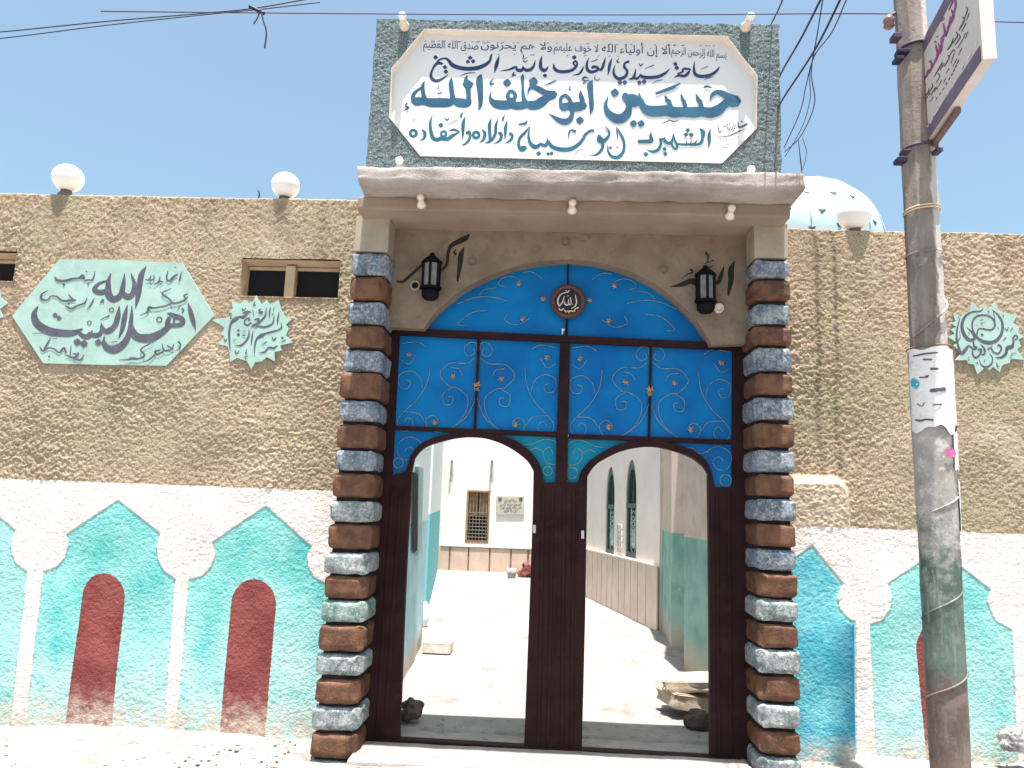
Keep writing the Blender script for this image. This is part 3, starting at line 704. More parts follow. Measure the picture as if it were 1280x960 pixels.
L3 = '''A 1085,560,10 1060,640,90 1070,800,80 1074,940,62 1065,1000,45 1050,1050,5
A 895,580,10 880,640,60 905,690,110 970,690,40;A 850,690,50 910,720,110 950,720,60;A 905,720,75 915,850,62 915,950,70
E 920,30,60 900,90,110 830,95,125 760,80,115 700,50,60
A 685,610,10 680,680,62 690,800,62 705,880,75;E 700,30,60 660,85,115 520,90,125 400,88,120 310,65,90
A 330,650,6 305,720,48 310,820,55 335,920,80;A 310,730,30 220,790,40 175,850,50 170,940,45;E 165,60,40 210,95,70 280,80,90 350,70,100
A 200,900,60 260,900,60 340,905,60
F 1173,0,1;B 45,790,6 28,870,35 60,930,80 120,965,115 220,975,125 310,960,125
B 312,785,52 360,830,50 350,890,55 300,905,60 262,860,50 285,800,45 312,785,45;B 300,920,60 350,950,90
B 465,560,6 460,610,48 463,720,36 468,830,45 480,900,60 500,950,90;B 330,980,100 400,985,110 480,975,105 540,965,80
B 530,850,6 545,770,30 600,735,62 680,765,80 760,810,80 850,835,100 895,830,95
B 880,840,95 790,880,100 720,930,130 640,975,125 560,975,115 490,950,60
B 560,700,30 600,735,60 660,760,40
B* 605,662,125 255,680,112
B 755,712,10 830,682,22 905,650,18
B 75,620,8 35,665,20 35,698,28 75,685,22;B 1110,705,7 1088,740,12 1085,772,18 1112,765,12
B 1030,840,45 975,880,45 970,950,50 990,1010,70 1040,1020,80;B 1030,840,45 1080,890,50 1110,960,55 1100,1000,80;F 1000,130,70 1080,140,110 1160,140,110 1240,130,110 1290,130,100
F 1120,190,55 1118,260,60 1080,325,80 1010,345,85 930,315,65 870,275,35 800,235,5
C 60,780,8 65,850,60 90,920,62;G 85,60,62 85,120,70 50,150,100 -20,155,110
G* 52,325,108
C 222,640,6 190,705,82 195,800,70 203,900,66;G 203,40,66 208,130,62 205,190,45 185,250,5
C 168,618,8 115,605,24 90,635,24 130,655,24 172,645,14;C 130,655,20 92,698,14
C 430,850,6 405,930,30;G 395,80,34 400,170,65 450,250,100 540,305,125 620,295,125 685,230,110 705,140,80 690,50,80 650,-20,75
C* 517,812,118
C 645,820,30 650,870,80 720,930,110 790,940,120 850,900,60 838,810,8;G 690,40,130 770,60,160 840,80,110;G 640,0,40 680,90,50
G* 765,370,100 868,370,100
G 855,50,70 900,150,100 980,200,140 1100,203,145 1200,195,140 1290,195,130
H 30,200,130 130,218,145 250,215,130 400,220,145 500,210,130 620,225,140 720,190,140 790,130,110 850,90,90
C 1190,860,28 1222,930,50;G 1235,60,52 1265,160,60
D 225,840,20 255,920,50;H 262,60,48 285,150,55
D 425,835,20 465,920,60;H 475,60,55 500,150,60
D 612,925,5 635,850,45 700,805,58 780,825,80 860,870,100 930,900,110
H 980,70,145 900,75,150 850,85,120 800,120,110 760,160,100;D 985,855,8 960,900,60 900,900,90
C 1065,825,34 1280,745,45 1388,690,20'''
lettering('lettering', L3, projB, M_SBLUE, board, (0, -1, 0))
L3N = '''D 530,745,20 570,728,30 628,748,16;H -50,372,6 20,350,12 80,328,14 130,348,16 200,325,6
E 95,100,22 75,140,18 112,160,30 70,190,12 20,215,4
A 505,700,6 520,750,10 490,772,8;A 505,815,14 530,830,18 560,802,12'''
L2 = '''A 470,425,12 520,375,25 590,352,25 640,372,36 700,442,58 800,480,56 920,492,56 1050,475,58 1150,430,48 1200,380,34 1215,320,28 1236,285,6
A 565,425,30 510,415,44 470,440,36 430,510,28 412,580,38 432,630,48 490,652,44 570,622,30 650,560,6
A* 475,340,62 935,345,60 905,398,55 975,392,60 600,470,58 612,530,62
B 150,318,6 125,400,46 105,470,44 88,545,6
A 805,587,5 900,550,14 1005,545,8
B 160,522,5 270,505,24 350,475,34 385,460,14;B 375,460,16 390,505,44 450,510,44 470,455,12;B 470,480,30 510,510,44 570,500,44 612,450,30 628,378,8
B 720,318,6 702,400,40 705,480,48 750,515,46 790,485,24 802,458,6
B* 760,583,58 1150,340,62
B 465,295,8 475,330,14 460,360,6;B 465,367,6 520,345,10;B 470,385,14 495,402,15 525,385,10
B 350,535,16 330,575,24 368,575,18 300,602,4
B 875,428,10 888,490,42 950,528,44 1070,526,44 1150,490,38 1188,430,28 1165,390,28 1138,420,24 1165,455,20
C 100,458,6 80,510,28 40,560,24 -50,580,4
C 175,340,5 145,420,30 150,500,40 200,535,42 270,520,34 300,500,30 340,500,34 372,420,34 392,342,6
C 215,490,24 230,465,36 280,475,40 300,505,30
C 195,402,8 285,368,14;C 482,350,6 452,430,38 438,510,34 425,580,5;C 255,580,6 250,630,12 290,645,12 322,620,5
C 572,352,6 545,400,18 578,405,14
C 705,395,34 650,420,26 645,470,36 685,530,34 650,600,42 570,625,46 512,580,38 502,505,24 520,445,6
C* 585,675,64 650,675,64 845,677,62 908,664,64
C 795,490,6 785,560,28 755,620,36 700,632,6;C 760,615,30 820,620,34 858,570,10
C 858,565,14 885,600,42 980,610,44 1100,596,42 1190,550,32 1252,490,5
C 842,430,12 862,452,16 892,428,10;C 920,490,6 1035,445,14;C 1010,690,5 1075,655,10 1150,640,8
D 355,500,6 320,550,38 270,590,36 200,582,30 140,605,10;D 235,545,10 262,495,30 350,498,20;D 180,560,22 260,530,22
D* 150,430,56 170,482,60
D 405,393,5 398,480,28 412,560,42 470,592,44 560,590,42 650,560,38 710,510,28 742,462,5
D 490,497,5 580,462,12;D 525,645,5 590,615,12 655,603,6'''
lettering('lettering', L2+'\n'+L3N, projB, M_SNAVY, board, (0, -1, 0))
L4 = '''E+ 178,498,42,40
E 292,448,16 330,490,46 322,560,38 255,602,5
E 432,258,5 405,350,34 410,460,46 440,560,54 500,582,56 560,560,54 600,560,40
E+ 582,505,34,32
E 560,572,48 640,572,56 700,530,44 800,478,10;E 795,475,12 720,450,34 655,465,10
E* 545,390,68
E 605,295,14 628,322,18 655,293,12;E 640,388,6 760,320,10
E 872,275,6 845,360,48 840,470,40 835,585,5;E 838,215,6 815,260,32 820,292,10
E 890,500,46 925,480,40 935,540,34 910,600,38 860,645,24 812,657,4
E+ 1015,520,40,38
E 1095,450,16 1132,500,44 1112,580,34 1050,627,5
E 1218,298,6 1195,380,46 1195,480,44 1198,600,38 1130,630,6
F 132,308,6 105,400,38 98,500,38 50,590,34 -20,620,20
F 150,492,44 180,520,40 160,590,34 70,645,5
F 257,325,6 236,420,46 231,500,34 225,588,4;F 222,258,8 198,310,28 206,337,6
F 292,500,46 325,528,34 300,590,34 212,642,4
F 410,380,22 500,365,32 522,322,6
F 562,400,6 490,490,34 420,570,38 410,660,42 450,720,58 495,690,50 450,680,30
F 560,420,6 540,520,28 560,620,44 620,680,60 680,660,46 706,618,6;F 695,640,36 760,662,50 790,620,38 797,555,6
F 800,600,36 860,680,52 980,715,60 1100,708,58 1200,650,48 1280,560,38;G 100,555,38 130,510,38 190,465,34 232,465,38
F* 675,770,70 800,775,52 848,768,56
F 1075,577,4 1080,490,24 1112,458,24 1165,475,44
G 305,525,34 320,580,90 370,600,60 430,540,34 442,480,30 400,410,5;G 400,420,10 405,505,4
G 355,630,46 348,700,42 280,780,34 170,802,4
G 535,408,6 600,520,34 640,620,36 630,740,40 560,820,54 480,810,40 430,740,26 420,638,4;G 540,420,10 550,500,20 560,602,4
G 832,608,48 930,608,52 1008,600,48 995,540,44 1000,482,8
G* 930,780,68 1180,710,62 1190,775,62
G 930,713,4 1010,745,36 1090,720,44 1132,640,30 1125,590,34;G 1105,575,18 1150,580,34 1195,555,10;G 1185,580,20 1230,635,40 1285,605,40
H 0,600,38 60,632,38 105,600,28 125,495,6;H 122,498,6 148,600,28 178,670,28 150,712,32 112,665,28 92,612,22
H 160,640,28 240,650,34 330,650,34 400,645,38 440,588,8;H 365,590,6 355,640,20;H 295,592,6 300,640,20
H 475,438,14 520,485,56 512,560,38 495,620,42 440,652,34 370,650,24
H 616,443,8 600,540,48 605,620,34 580,702,4
H* 315,460,60 290,520,60 362,522,66'''
lettering('lettering', L4, projB, M_STEAL, board, (0, -1, 0))
L5 = '''G* 460,690,48;G 540,665,8 550,692,12 572,680,6;F 1140,797,4 1200,730,10 1275,702,6;E 185,305,12 170,350,6
H 715,380,6 725,430,10 740,485,12 775,450,7;H 790,400,7 820,410,8 835,372,5;H 845,365,5 850,440,10 880,430,9 872,350,5;H 870,462,6 905,440,8 935,358,5
H 960,370,6 940,430,8 905,485,6;H 985,345,8 1000,415,24 1060,400,26 1105,370,24;H* 1035,345,26 1100,375,30
H 706,550,8 850,535,12 960,490,16 1010,470,10 1090,436,6;H 850,490,8 870,495,8;H 1000,475,22 1020,460,18
H 750,580,10 765,575,8;H 785,578,10 800,575,8;H 830,582,12 845,572,6;H 870,575,10 885,572,6;H 905,570,10 915,565,6;H 940,562,10 950,575,6;H 975,548,10 990,545,8
H 765,672,8 800,688,8 880,680,4;H 820,650,6 870,645,6'''
lettering('lettering', L5, projB, M_INK, board, (0, -1, 0))
for tx, l, r, h in [('صدق الله العظيم', (529, 59.5), (598, 62), 14), ('ولا هم يحزنون', (601, 60), (690, 62.5), 13), ('لا خوف عليهم', (692, 63), (748, 65), 13),
                    ('ألا إن أولياء الله', (752, 65), (838, 68), 14), ('بسم الله الرحمن الرحيم', (839, 67), (908, 73), 13)]:
    typeset('lettering', tx, l, r, h, projB, M_SNAVY, board, (0, -1, 0), weight=.006)
# vowel marks over the first line
random.seed(5); s = ''
for i in range(46):
    x = random.uniform(530, 900); y = 52+(x-530)*.017+random.choice([0, 0, 15])
    s += f'A {(x-500)*10.667:.0f},{(y-40)*10.667:.0f},6 {(x-500)*10.667+26:.0f},{(y-40)*10.667-10:.0f},8\n'
lettering('vowel_marks', s, projB, M_SNAVY, board, (0, -1, 0))

# ================================================================== HOLDER LAMPS on sign wall and canopy
def holder_lamp(base, tip, r, label, rb=None):
    """porcelain lampholder: a neck from base to tip and a round bulb at the tip"""
    base = np.array(base, float); tip = np.array(tip, float); d = tip-base; L = np.linalg.norm(d); q = Vector(d).to_track_quat('Z', 'Y').to_matrix()
    t = thing('holder_lamp', label, 'lamp', base, 'small cream lampholders on the gateway')
    lathe('holder', [(.0001, -.005), (r*1.25, -.005), (r*1.2, L*.25), (r*.8, L*.45), (r*.8, L-r*.4), (.0001, L-r*.4)], base, M_BULB, t, 14, q)
    lathe('bulb', [(.0001+r*math.sin(a), L+r*.5-r*math.cos(a)) for a in np.linspace(0, math.pi, 9)], base, M_GLOBE if rb is None else rb, t, 14, q)
for x, y, lb in [(506, 35, 'cream lampholder jutting out at the top left corner of the sign wall'), (931, 36, 'cream lampholder jutting out at the top right corner of the sign wall')]:
    b = UP1(x, y, YW+.01); holder_lamp(b, b+np.array([.005, -.12, .0]), .030, lb)
for x, y, lb in [(499, 206, 'small white bulb on the canopy top under the left end of the sign board'), (936, 217, 'small white bulb on the canopy top under the right end of the sign board')]:
    b = UP1(x, y+6, YW-.02); holder_lamp(b, b+np.array([.005, -.03, .035]), .028, lb)
for x, y, lb in [(527, 257, 'cream bulb holder under the canopy edge, leftmost of three'), (715, 264, 'cream bulb holder under the canopy edge at the middle of the gate'), (912, 271, 'cream bulb holder under the canopy edge, rightmost of three')]:
    b = UP1(x, y, Y1+.005); holder_lamp(b, b+np.array([.0, -.05, .03]), .027, lb, M_BULB)

# ================================================================== WALL LANTERNS
def lantern(cx, cy, label):
    c = UP1(cx, cy, YS-.09); t = thing('wall_lantern', label, 'lantern', (c[0], YS, c[2]), 'black wall lanterns beside the arch')
    R = .062
    rt = lambda *a: lathe(*a)
    lathe('lantern_roof', [(.0001, .175), (.016, .172), (.02, .155), (.045, .135), (.078, .105), (.080, .095), (.0001, .095)], c, M_LANT, t, 8, smooth=False)
    lathe('lantern_bottom', [(.0001, -.10), (.082, -.10), (.080, -.085), (.0001, -.085)], c, M_LANT, t, 8, smooth=False)
    lathe('lantern_bowl', [(.0001, -.185), (.04, -.178), (.062, -.155), (.066, -.13), (.055, -.102), (.0001, -.1005)], c, M_LANT, t, 18)
    for k in range(6):
        a0 = math.pi/6+k*math.pi/3; a1 = a0+math.pi/3; p0 = np.array([math.cos(a0), math.sin(a0)]); p1 = np.array([math.cos(a1), math.sin(a1)])
        q0 = c[:2]+R*(p0*.86+p1*.14); q1 = c[:2]+R*(p0*.14+p1*.86)
        obj('pane', [(q0[0], q0[1], c[2]-.08), (q1[0], q1[1], c[2]-.08), (q1[0], q1[1], c[2]+.09), (q0[0], q0[1], c[2]+.09)], [(0, 1, 2, 3)], M_LGLASS, t)
        e = c[:2]+R*1.02*p0; box('post', e[0]-.009, e[0]+.009, e[1]-.009, e[1]+.009, c[2]-.09, c[2]+.1, M_LANT, t)
    box('wall_bracket', c[0]-.02, c[0]+.02, c[1]+.04, YS+.002, c[2]-.145, c[2]-.115, M_LANT, t)
lantern(539, 345, 'black hexagonal wall lantern left of the arch, in front of the left black word')
lantern(882, 361, 'black hexagonal wall lantern right of the arch, in front of the right black word')

# ================================================================== GATE
gate = thing('metal_gate', 'dark red metal gate with blue arched panels, gilt scrolls and two open arched leaves', 'gate', (0, 0, 0))
def bar4(name, px, Y0=-.03, Y1=.03, mat=None, parent=gate, bev=.003): return pxprism(name, px, Y0, Y1, mat or M_GATE, parent, Yref=0, bev=bev)
LO = [(500, 924), (508, 720), (515, 590), (517.5, 577), (520, 571), (528, 562), (539, 556), (567, 548.5), (589, 546.5), (611, 549), (636, 559), (658, 575), (667, 589), (666, 640), (661, 780), (655, 934)]
RO = [(727, 938), (731, 780), (733, 660), (734, 596), (741, 585), (752, 576), (777, 564), (806, 558.5), (831, 561), (859, 570), (877, 582), (884, 592), (885, 660), (886, 780), (887, 947)]
def leaf(name, inner, outer, ia, oa):
    """leaf frame cut out of one plate; ia/oa: index ranges of the arched part of the inner/outer outline"""
    sm = lambda q, a, b: [tuple(p) for p in q[:a]]+[tuple(p) for p in catmull(q[a:b], 5)]+[tuple(p) for p in q[b:]]
    return pxprism(name, sm(inner, *ia)+sm(outer, *oa)[::-1], -.03, .03, M_GATE, gate, Yref=0, bev=.003)
LOo = [(455, 922), (470, 720), (484, 596), (508, 589), (514, 571), (523, 558), (541, 548), (566, 541.5), (592, 539.5), (620, 543), (650, 554), (672, 576), (681, 603), (697.5, 603), (695.4, 780), (691.2, 936)]
ROo = [(690.6, 936), (694.8, 780), (697, 603), (722, 603), (727, 588), (741, 573), (771, 556.5), (806, 550), (840, 554.5), (868, 565), (885, 581), (893, 609), (922, 609), (925, 780), (929, 948)]
ll = leaf('leaf_frame', LO, LOo, (2, 13), (3, 13)); rl = leaf('leaf_frame', RO, ROo, (3, 12), (3, 12))
# raised ribs and plates on the leaf uprights
for (x0, x1) in ((672, 676), (684, 688)):
    bar4('rib', [(x0+5+(x0-655)*.0, 610), (x1+5, 610), (x1-1, 932), (x0-1, 932)], -.037, -.03, parent=ll)
for (x0, x1) in ((701, 705), (713, 717)):
    bar4('rib', [(x0+2, 612), (x1+2, 612), (x1-1, 936), (x0-1, 936)], -.037, -.03, parent=rl)
for (x0, x1) in ((490, 494), (500, 505)):
    bar4('rib', [(x0, 610), (x1, 610), (x1-20, 918), (x0-20, 918)], -.037, -.03, parent=ll)
for (x0, x1) in ((893, 897), (908, 912)):
    bar4('rib', [(x0, 615), (x1, 615), (x1+2, 944), (x0+2, 944)], -.037, -.03, parent=rl)
bar4('cross_rib', [(696, 820), (725, 822), (725, 824), (696, 822)], -.036, -.03, parent=rl)
for x, y in ((668, 661), (728, 668)):
    bar4('lock_plate', [(x-1.8, y-5), (x+1.8, y-5), (x+1.8, y+5), (x-1.8, y+5)], -.045, -.03, M_SILV, ll if x < 700 else rl)
bar4('transom', [(494, 411), (920, 430.5), (920, 439), (494, 419.5)], -.045, .04)
bar4('outer_stile', [(474, 404), (500, 405), (500, 420.5), (494, 534), (491, 592), (472, 592)], -.034, .036)
bar4('outer_stile', [(915, 428), (938, 428), (936, 948), (919, 948), (914, 608)], -.034, .036)
bar4('outer_stile', [(476, 592), (491, 592), (463, 922), (450, 922)], -.034, .036)
bar4('centre_upright', [(700, 429), (712.5, 429.5), (710, 549), (709, 604), (694, 604), (695.5, 546)], -.038, .038)
bar4('mid_rail', [(493, 532.5), (696, 540.2), (695.5, 546.8), (492, 537.5)], -.028, .028)
bar4('mid_rail', [(711, 542.5), (915, 550), (915, 556), (710.5, 548.5)], -.028, .028)
bar4('divider', [(597.2, 424), (600.5, 424.2), (595.2, 536.6), (592, 536.4)], -.024, .024)
bar4('divider', [(812, 434.2), (815, 434.3), (812.5, 546.4), (809.6, 546.2)], -.024, .024)
bar4('divider', [(709, 331.5), (711, 331.5), (709.5, 421), (706.5, 421)], -.024, .024)
bar4('bottom_rail', [(459, 920), (924, 946), (924, 949), (459, 923.5)], -.05, .035, bev=.001)
# panels (thin plates behind the bars)
def plate(px, mat): return pxprism('panel', px, .002, .010, mat, gate, Yref=0)
plate([(497, 418), (598.5, 422.5), (594, 537), (491, 533)], M_BLUE); plate([(598.9, 422.5), (701, 428), (696, 543), (594.4, 537)], M_BLUE)
plate([(711, 428), (813.3, 433), (811, 547), (709, 543)], M_BLUE); plate([(813.7, 433), (918, 438), (916, 552), (811.4, 547)], M_BLUE)
la = [tuple(p) for p in arcpx]
la = la[1:-1]; plate(la[:9]+[(708.3, 421), (534, 413)], M_BLUE); plate([(708.7, 421)]+la[8:]+[(884, 432), (882, 434)], M_BLUE)
plate([(490, 537), (585, 539), (566, 544.5), (541, 552), (524, 563), (517, 573), (511, 595), (488, 595)], M_BLUE)
plate([(592, 541), (697, 546), (695, 605), (677, 605), (668, 580), (647, 559), (620, 547)], M_TEAL)
plate([(709, 546), (806, 551), (771, 560), (741, 577), (730, 591), (725, 605), (708, 605)], M_TEAL)
plate([(806, 551), (917, 555), (916, 612), (889, 612), (881, 584), (866, 569), (840, 558)], M_BLUE)
# gilt scrolls
HALF = """400,395 402,368 430,366 452,395 434,420 408,408 415,388
402,425 440,450 485,450
440,450 510,455 547,500 510,545 475,552 432,582 428,630 460,690 520,732 580,728 597,690 568,668 545,690 560,708
393,560 402,610 430,665 470,706
490,550 530,578 524,620 492,616 490,590 506,588
588,465 600,540 640,610 690,660 717,700 700,740 660,730 652,700 672,684 688,702
618,562 630,520 670,494 716,512 714,558 682,566 670,540 690,530
612,392 650,374 716,385
652,430 680,466 716,450
600,700 630,665 690,660
455,500 470,475 505,470"""
LUN = """700,190 760,178 830,184 900,214
775,232 840,246 890,292 860,300
640,110 680,92 720,100 735,125 705,135
560,95 600,70 640,72
600,255 650,285 700,270 690,240
745,140 790,150 810,172"""
CORN = """620,785 640,768 680,765 718,800 702,850 662,852 643,822 668,803 686,820
520,772 560,768 590,790 622,782
575,800 600,812 618,800"""
CENT = """62,778 66,832 106,828 122,790 98,768 82,792
62,760 80,742 120,738 170,760 208,765
120,790 150,775 175,785"""
def scroll_pts(ln, dx=0): return U([(690+(float(a.split(',')[0])+dx)/3.2, 320+float(a.split(',')[1])/3.2) for a in ln.split()], -.012)
XC = UP1(708, 376)[0]; D1 = UP1(596.3, 480)[0]; D2 = UP1(812.3, 490)[0]
for ln in HALF.splitlines():
    P = catmull(scroll_pts(ln), 9)
    for D, sx in ((D2, 1), (D2, -1), (D1, 1), (D1, -1)):
        Q = P.copy(); Q[:, 0] = D+sx*.985*(P[:, 0]-D2); tube('scroll', Q, .0020, M_GOLD, gate, 5)
for txt, dx in ((LUN, -400), (CORN, 0), (CENT, 0)):
    for ln in txt.splitlines():
        P = catmull(scroll_pts(ln, dx), 9)
        for sx in (1, -1): Q = P.copy(); Q[:, 0] = XC+sx*(P[:, 0]-XC); tube('scroll', Q, .0020, M_GOLD, gate, 5)
for tl, x, y, r in (('R', 57, 828, 20), ('R', 655, 860, 18), ('S', 80, 868, 22), ('S', 695, 897, 23)):
    ox, oy, sc = TILE[tl]; P = [(ox+(x+r*math.cos(a))/sc, oy+(y+r*math.sin(a))/sc) for a in np.linspace(0, 2*math.pi, 18)]
    tube('ring', U(P, -.012), .003, M_GOLD, gate, 5)
def goldleaf(x, y, s, rot):
    c = (x, -.02, y); O = [(0, 1), (.22, .42), (.85, .62), (.5, .08), (.78, -.42), (.16, -.28), (.05, -.95), (-.12, -.28), (-.75, -.45), (-.48, .1), (-.9, .55), (-.25, .45)]; n = len(O)
    cr, sr = math.cos(rot), math.sin(rot); V = [(0, 0, .35)]+[(a*cr-b*sr, a*sr+b*cr, random.uniform(-.1, .15)) for a, b in O]
    V.append((0, 0, -.2)); F = [(0, 1+i, 1+(i+1) % n) for i in range(n)]+[(n+1, 1+(i+1) % n, 1+i) for i in range(n)]
    obj('leaf_ornament', [(c[0]+p[0]*s, c[1]-p[2]*s, c[2]+p[1]*s) for p in V], F, M_LEAF, gate)
for x, y in [(490, 510), (674, 428), (555, 695)]:
    c = UP1(690+x/3.2, 320+y/3.2)
    for D, sx in ((D2, 1), (D2, -1), (D1, 1), (D1, -1)): goldleaf(D+sx*(c[0]-D2), c[2], .027, random.random()*3)
for x, y in [(250, 123), (150, 178), (228, 262)]:
    c = UP1(690+x/3.2, 320+y/3.2); goldleaf(c[0], c[2], .027, random.random()*3); goldleaf(2*XC-c[0], c[2], .027, random.random()*3)
zo = UP1(812.3, 490)[2]
for D in (D1, D2): goldleaf(D, zo+.014, .036, .3); goldleaf(D, zo-.022, .026, .1)
# medallion
mc = UP1(710, 377.5, -.03); rot = Matrix.Rotation(math.pi/2, 3, 'X')
med = lathe('medallion', [(.0001, .028), (.098, .028), (.102, .036), (.118, .036), (.130, .026), (.130, 0), (.0001, 0)], mc, M_MEDR, gate, 36, rot)
lathe('medallion_core', [(.0001, .0295), (.097, .0295)], mc, M_MEDC, med, 36, rot, smooth=False)
projM = lambda px: U(px, -.0605)
lettering('lettering', '''O 330,395,8 265,425,12 238,490,16 252,542,14 290,500,12 308,440,8;O 308,500,12 320,530,14 350,530,14 355,470,8;O 352,530,12 382,520,12 375,450,8
O 428,425,8 442,500,14 425,550,12 385,572,6;O 325,375,8 345,398,10 362,372,8;O 340,440,6 355,430,6;O 395,525,8 400,530,8''', projM, M_SILV, med, (0, -1, 0))
lettering('lettering', '''O 250,570,12 270,592,14 300,575,12;O 310,590,14 330,612,12;O 340,602,14 378,602,14;O 385,600,12 420,602,12 425,580,10 462,562,16;O 350,620,6 370,620,6''', projM, M_CRM, med, (0, -1, 0))
# sliver of missing panel under the medallion is a white tab
bar4('paper_tab', [(702, 411), (706, 411.3), (705.6, 414), (704.3, 414), (704, 418.5), (702, 418.5)], -.012, -.008, M_BOARD)

# threshold slab
a = UP1(458, 924, 0); b = UP1(925, 948, 0)
def sill():
    m = plain('threshold_cement', (.27, .245, .225), .9, .15, 6, .6, 60, .005, dirt=(.20, .17, .15))
    o = roughbar('threshold', a[0]-.02, b[0]+.02, -.46, .30, -.25, -.030, m, .0035, None, r=.02); return tag(o, 'low cement threshold slab under the gate between the pillars', 'threshold')
sill()

# ================================================================== WALL PLAQUES
def plaque(name, outline, ink, label, th=.014):
    Y = -.0105; t = None
    p = U(outline, Y); c = p.mean(0)
    o = thing(name, label, 'plaque', (c[0], Y, c[2]))
    pr = prism('plaster_field', p, (0, .04, 0), M_MINT, o)
    if ink: lettering('lettering', ink, lambda q: U(q, Y), M_INK, o, (0, -1, 0))
    return o
HEX = '''I 882,148,6 860,230,42 868,330,56 905,372,56 960,350,50
I 852,212,18 780,238,28 742,288,44 790,315,50 855,295,40
J 55,150,6 38,240,40 32,330,52 80,372,58 140,340,48 165,250,42 178,148,6;J 150,310,38 200,350,56 242,330,48 262,250,42 232,150,8
J 362,88,6 322,160,48 305,250,50 290,350,44 270,452,5
I 258,430,8 225,500,50 250,580,68 340,640,72 450,660,64 560,660,54 640,625,14;I 600,650,28 650,690,44 700,685,44 722,640,10;I 690,665,30 750,682,44 795,660,38 802,575,8
I 800,600,30 840,650,42 900,620,44 945,520,42 955,430,8
J 130,430,6 118,520,44 95,600,44 30,645,44;J 202,418,6 178,520,44 158,620,38 125,712,5
J 240,428,6 235,540,36 218,650,44 180,740,58 100,800,72 30,790,60 -5,740,40;I 825,690,8 820,740,30
J 225,560,30 245,650,64 300,700,70 400,702,74 490,660,58 560,600,46
J 545,490,14 600,512,42 668,540,46 668,582,42 600,597,36 545,585,44 560,530,36;J 605,520,18 598,590,22
J+ 475,545,22,10;I+ 698,573,17,8 888,462,18,8
J 720,402,6 740,470,38 765,560,38 787,638,5;J 668,450,16 685,465,14 668,490,5;J 630,470,4 655,420,6
I* 405,508,46 438,532,46 595,738,66 652,752,66 775,740,60
I 795,548,6 870,512,14;I 215,662,6 295,662,6;J 65,740,6 115,735,8;I 795,400,14 815,372,10 820,400,14
I 402,178,8 425,208,22 490,212,20 560,195,18 610,190,16 640,165,18 655,195,14 620,190,10;I 655,215,12 690,205,14 720,208,14 740,170,10 746,130,5
I* 480,247,24 690,242,22 675,135,14
I 345,295,5 290,330,14 290,370,20 340,377,12 370,345,10 420,350,14 470,385,18 540,382,18 582,385,6;I 490,425,8 540,452,18 600,425,14 655,405,14 680,358,6;I 742,362,6 715,410,13 680,460,5;I 520,330,8 555,370,16 585,380,6
I* 522,410,20
I 372,693,5 340,750,13 310,800,13;I 275,778,8 300,815,14 350,790,13 400,800,13 440,828,14 480,790,18 502,830,14;I 500,850,10 560,872,20 602,850,16 560,838,12;I 542,768,5 535,850,12;I 560,880,12 620,892,16 652,848,6;I* 605,835,18 355,862,18;I 385,710,6 420,708,6
J 665,138,5 655,190,14 640,217,4;J 550,130,5 538,190,14 560,215,18 600,180,20 632,158,12;J 360,205,10 390,205,14 405,170,8;J 400,215,10 430,195,12 428,165,6;J 430,250,5 470,222,14 482,178,8;J 480,215,10 510,225,10
J* 402,240,18 490,235,16 612,100,12
J 577,280,5 500,322,15 560,370,16 600,408,18 690,382,16 722,348,5;J 722,323,8 690,343,18 702,365,8;J 585,405,12 520,432,14 430,447,16 390,445,26 368,485,12 310,510,4;J* 580,450,15 605,380,12 485,310,10
J 640,735,18 658,762,14 640,800,10 608,817,4;J 600,758,8 582,800,14 520,812,16 500,755,5;J 545,770,14 580,790,12;J 510,820,14 460,842,14 440,820,16 482,808,14;J 440,842,10 400,882,14 338,915,5;J 422,740,5 320,800,14 350,852,16 300,882,14 240,880,26 205,890,14 130,893,4;J* 595,828,14'''
plaque('hexagon_plaque', [(74, 324), (150, 325), (228, 329), (268, 394), (208, 457), (130, 456), (54, 454), (15, 395)], HEX, 'mint green hexagonal plaque with grey Arabic calligraphy on the left wall')
K_OUT = [(530, 40), (590, 150), (655, 95), (690, 150), (800, 100), (820, 200), (870, 285), (960, 320), (890, 390), (920, 440), (890, 520), (970, 605), (820, 640), (835, 700), (750, 720), (752, 832), (660, 780), (600, 830), (520, 840), (470, 925), (420, 830), (300, 790), (220, 838), (210, 730), (190, 650), (75, 625), (150, 530), (105, 505), (150, 430), (90, 385), (-5, 335), (195, 305), (250, 262), (200, 240), (248, 200), (235, 110), (340, 140), (395, 90), (440, 130), (490, 120)]
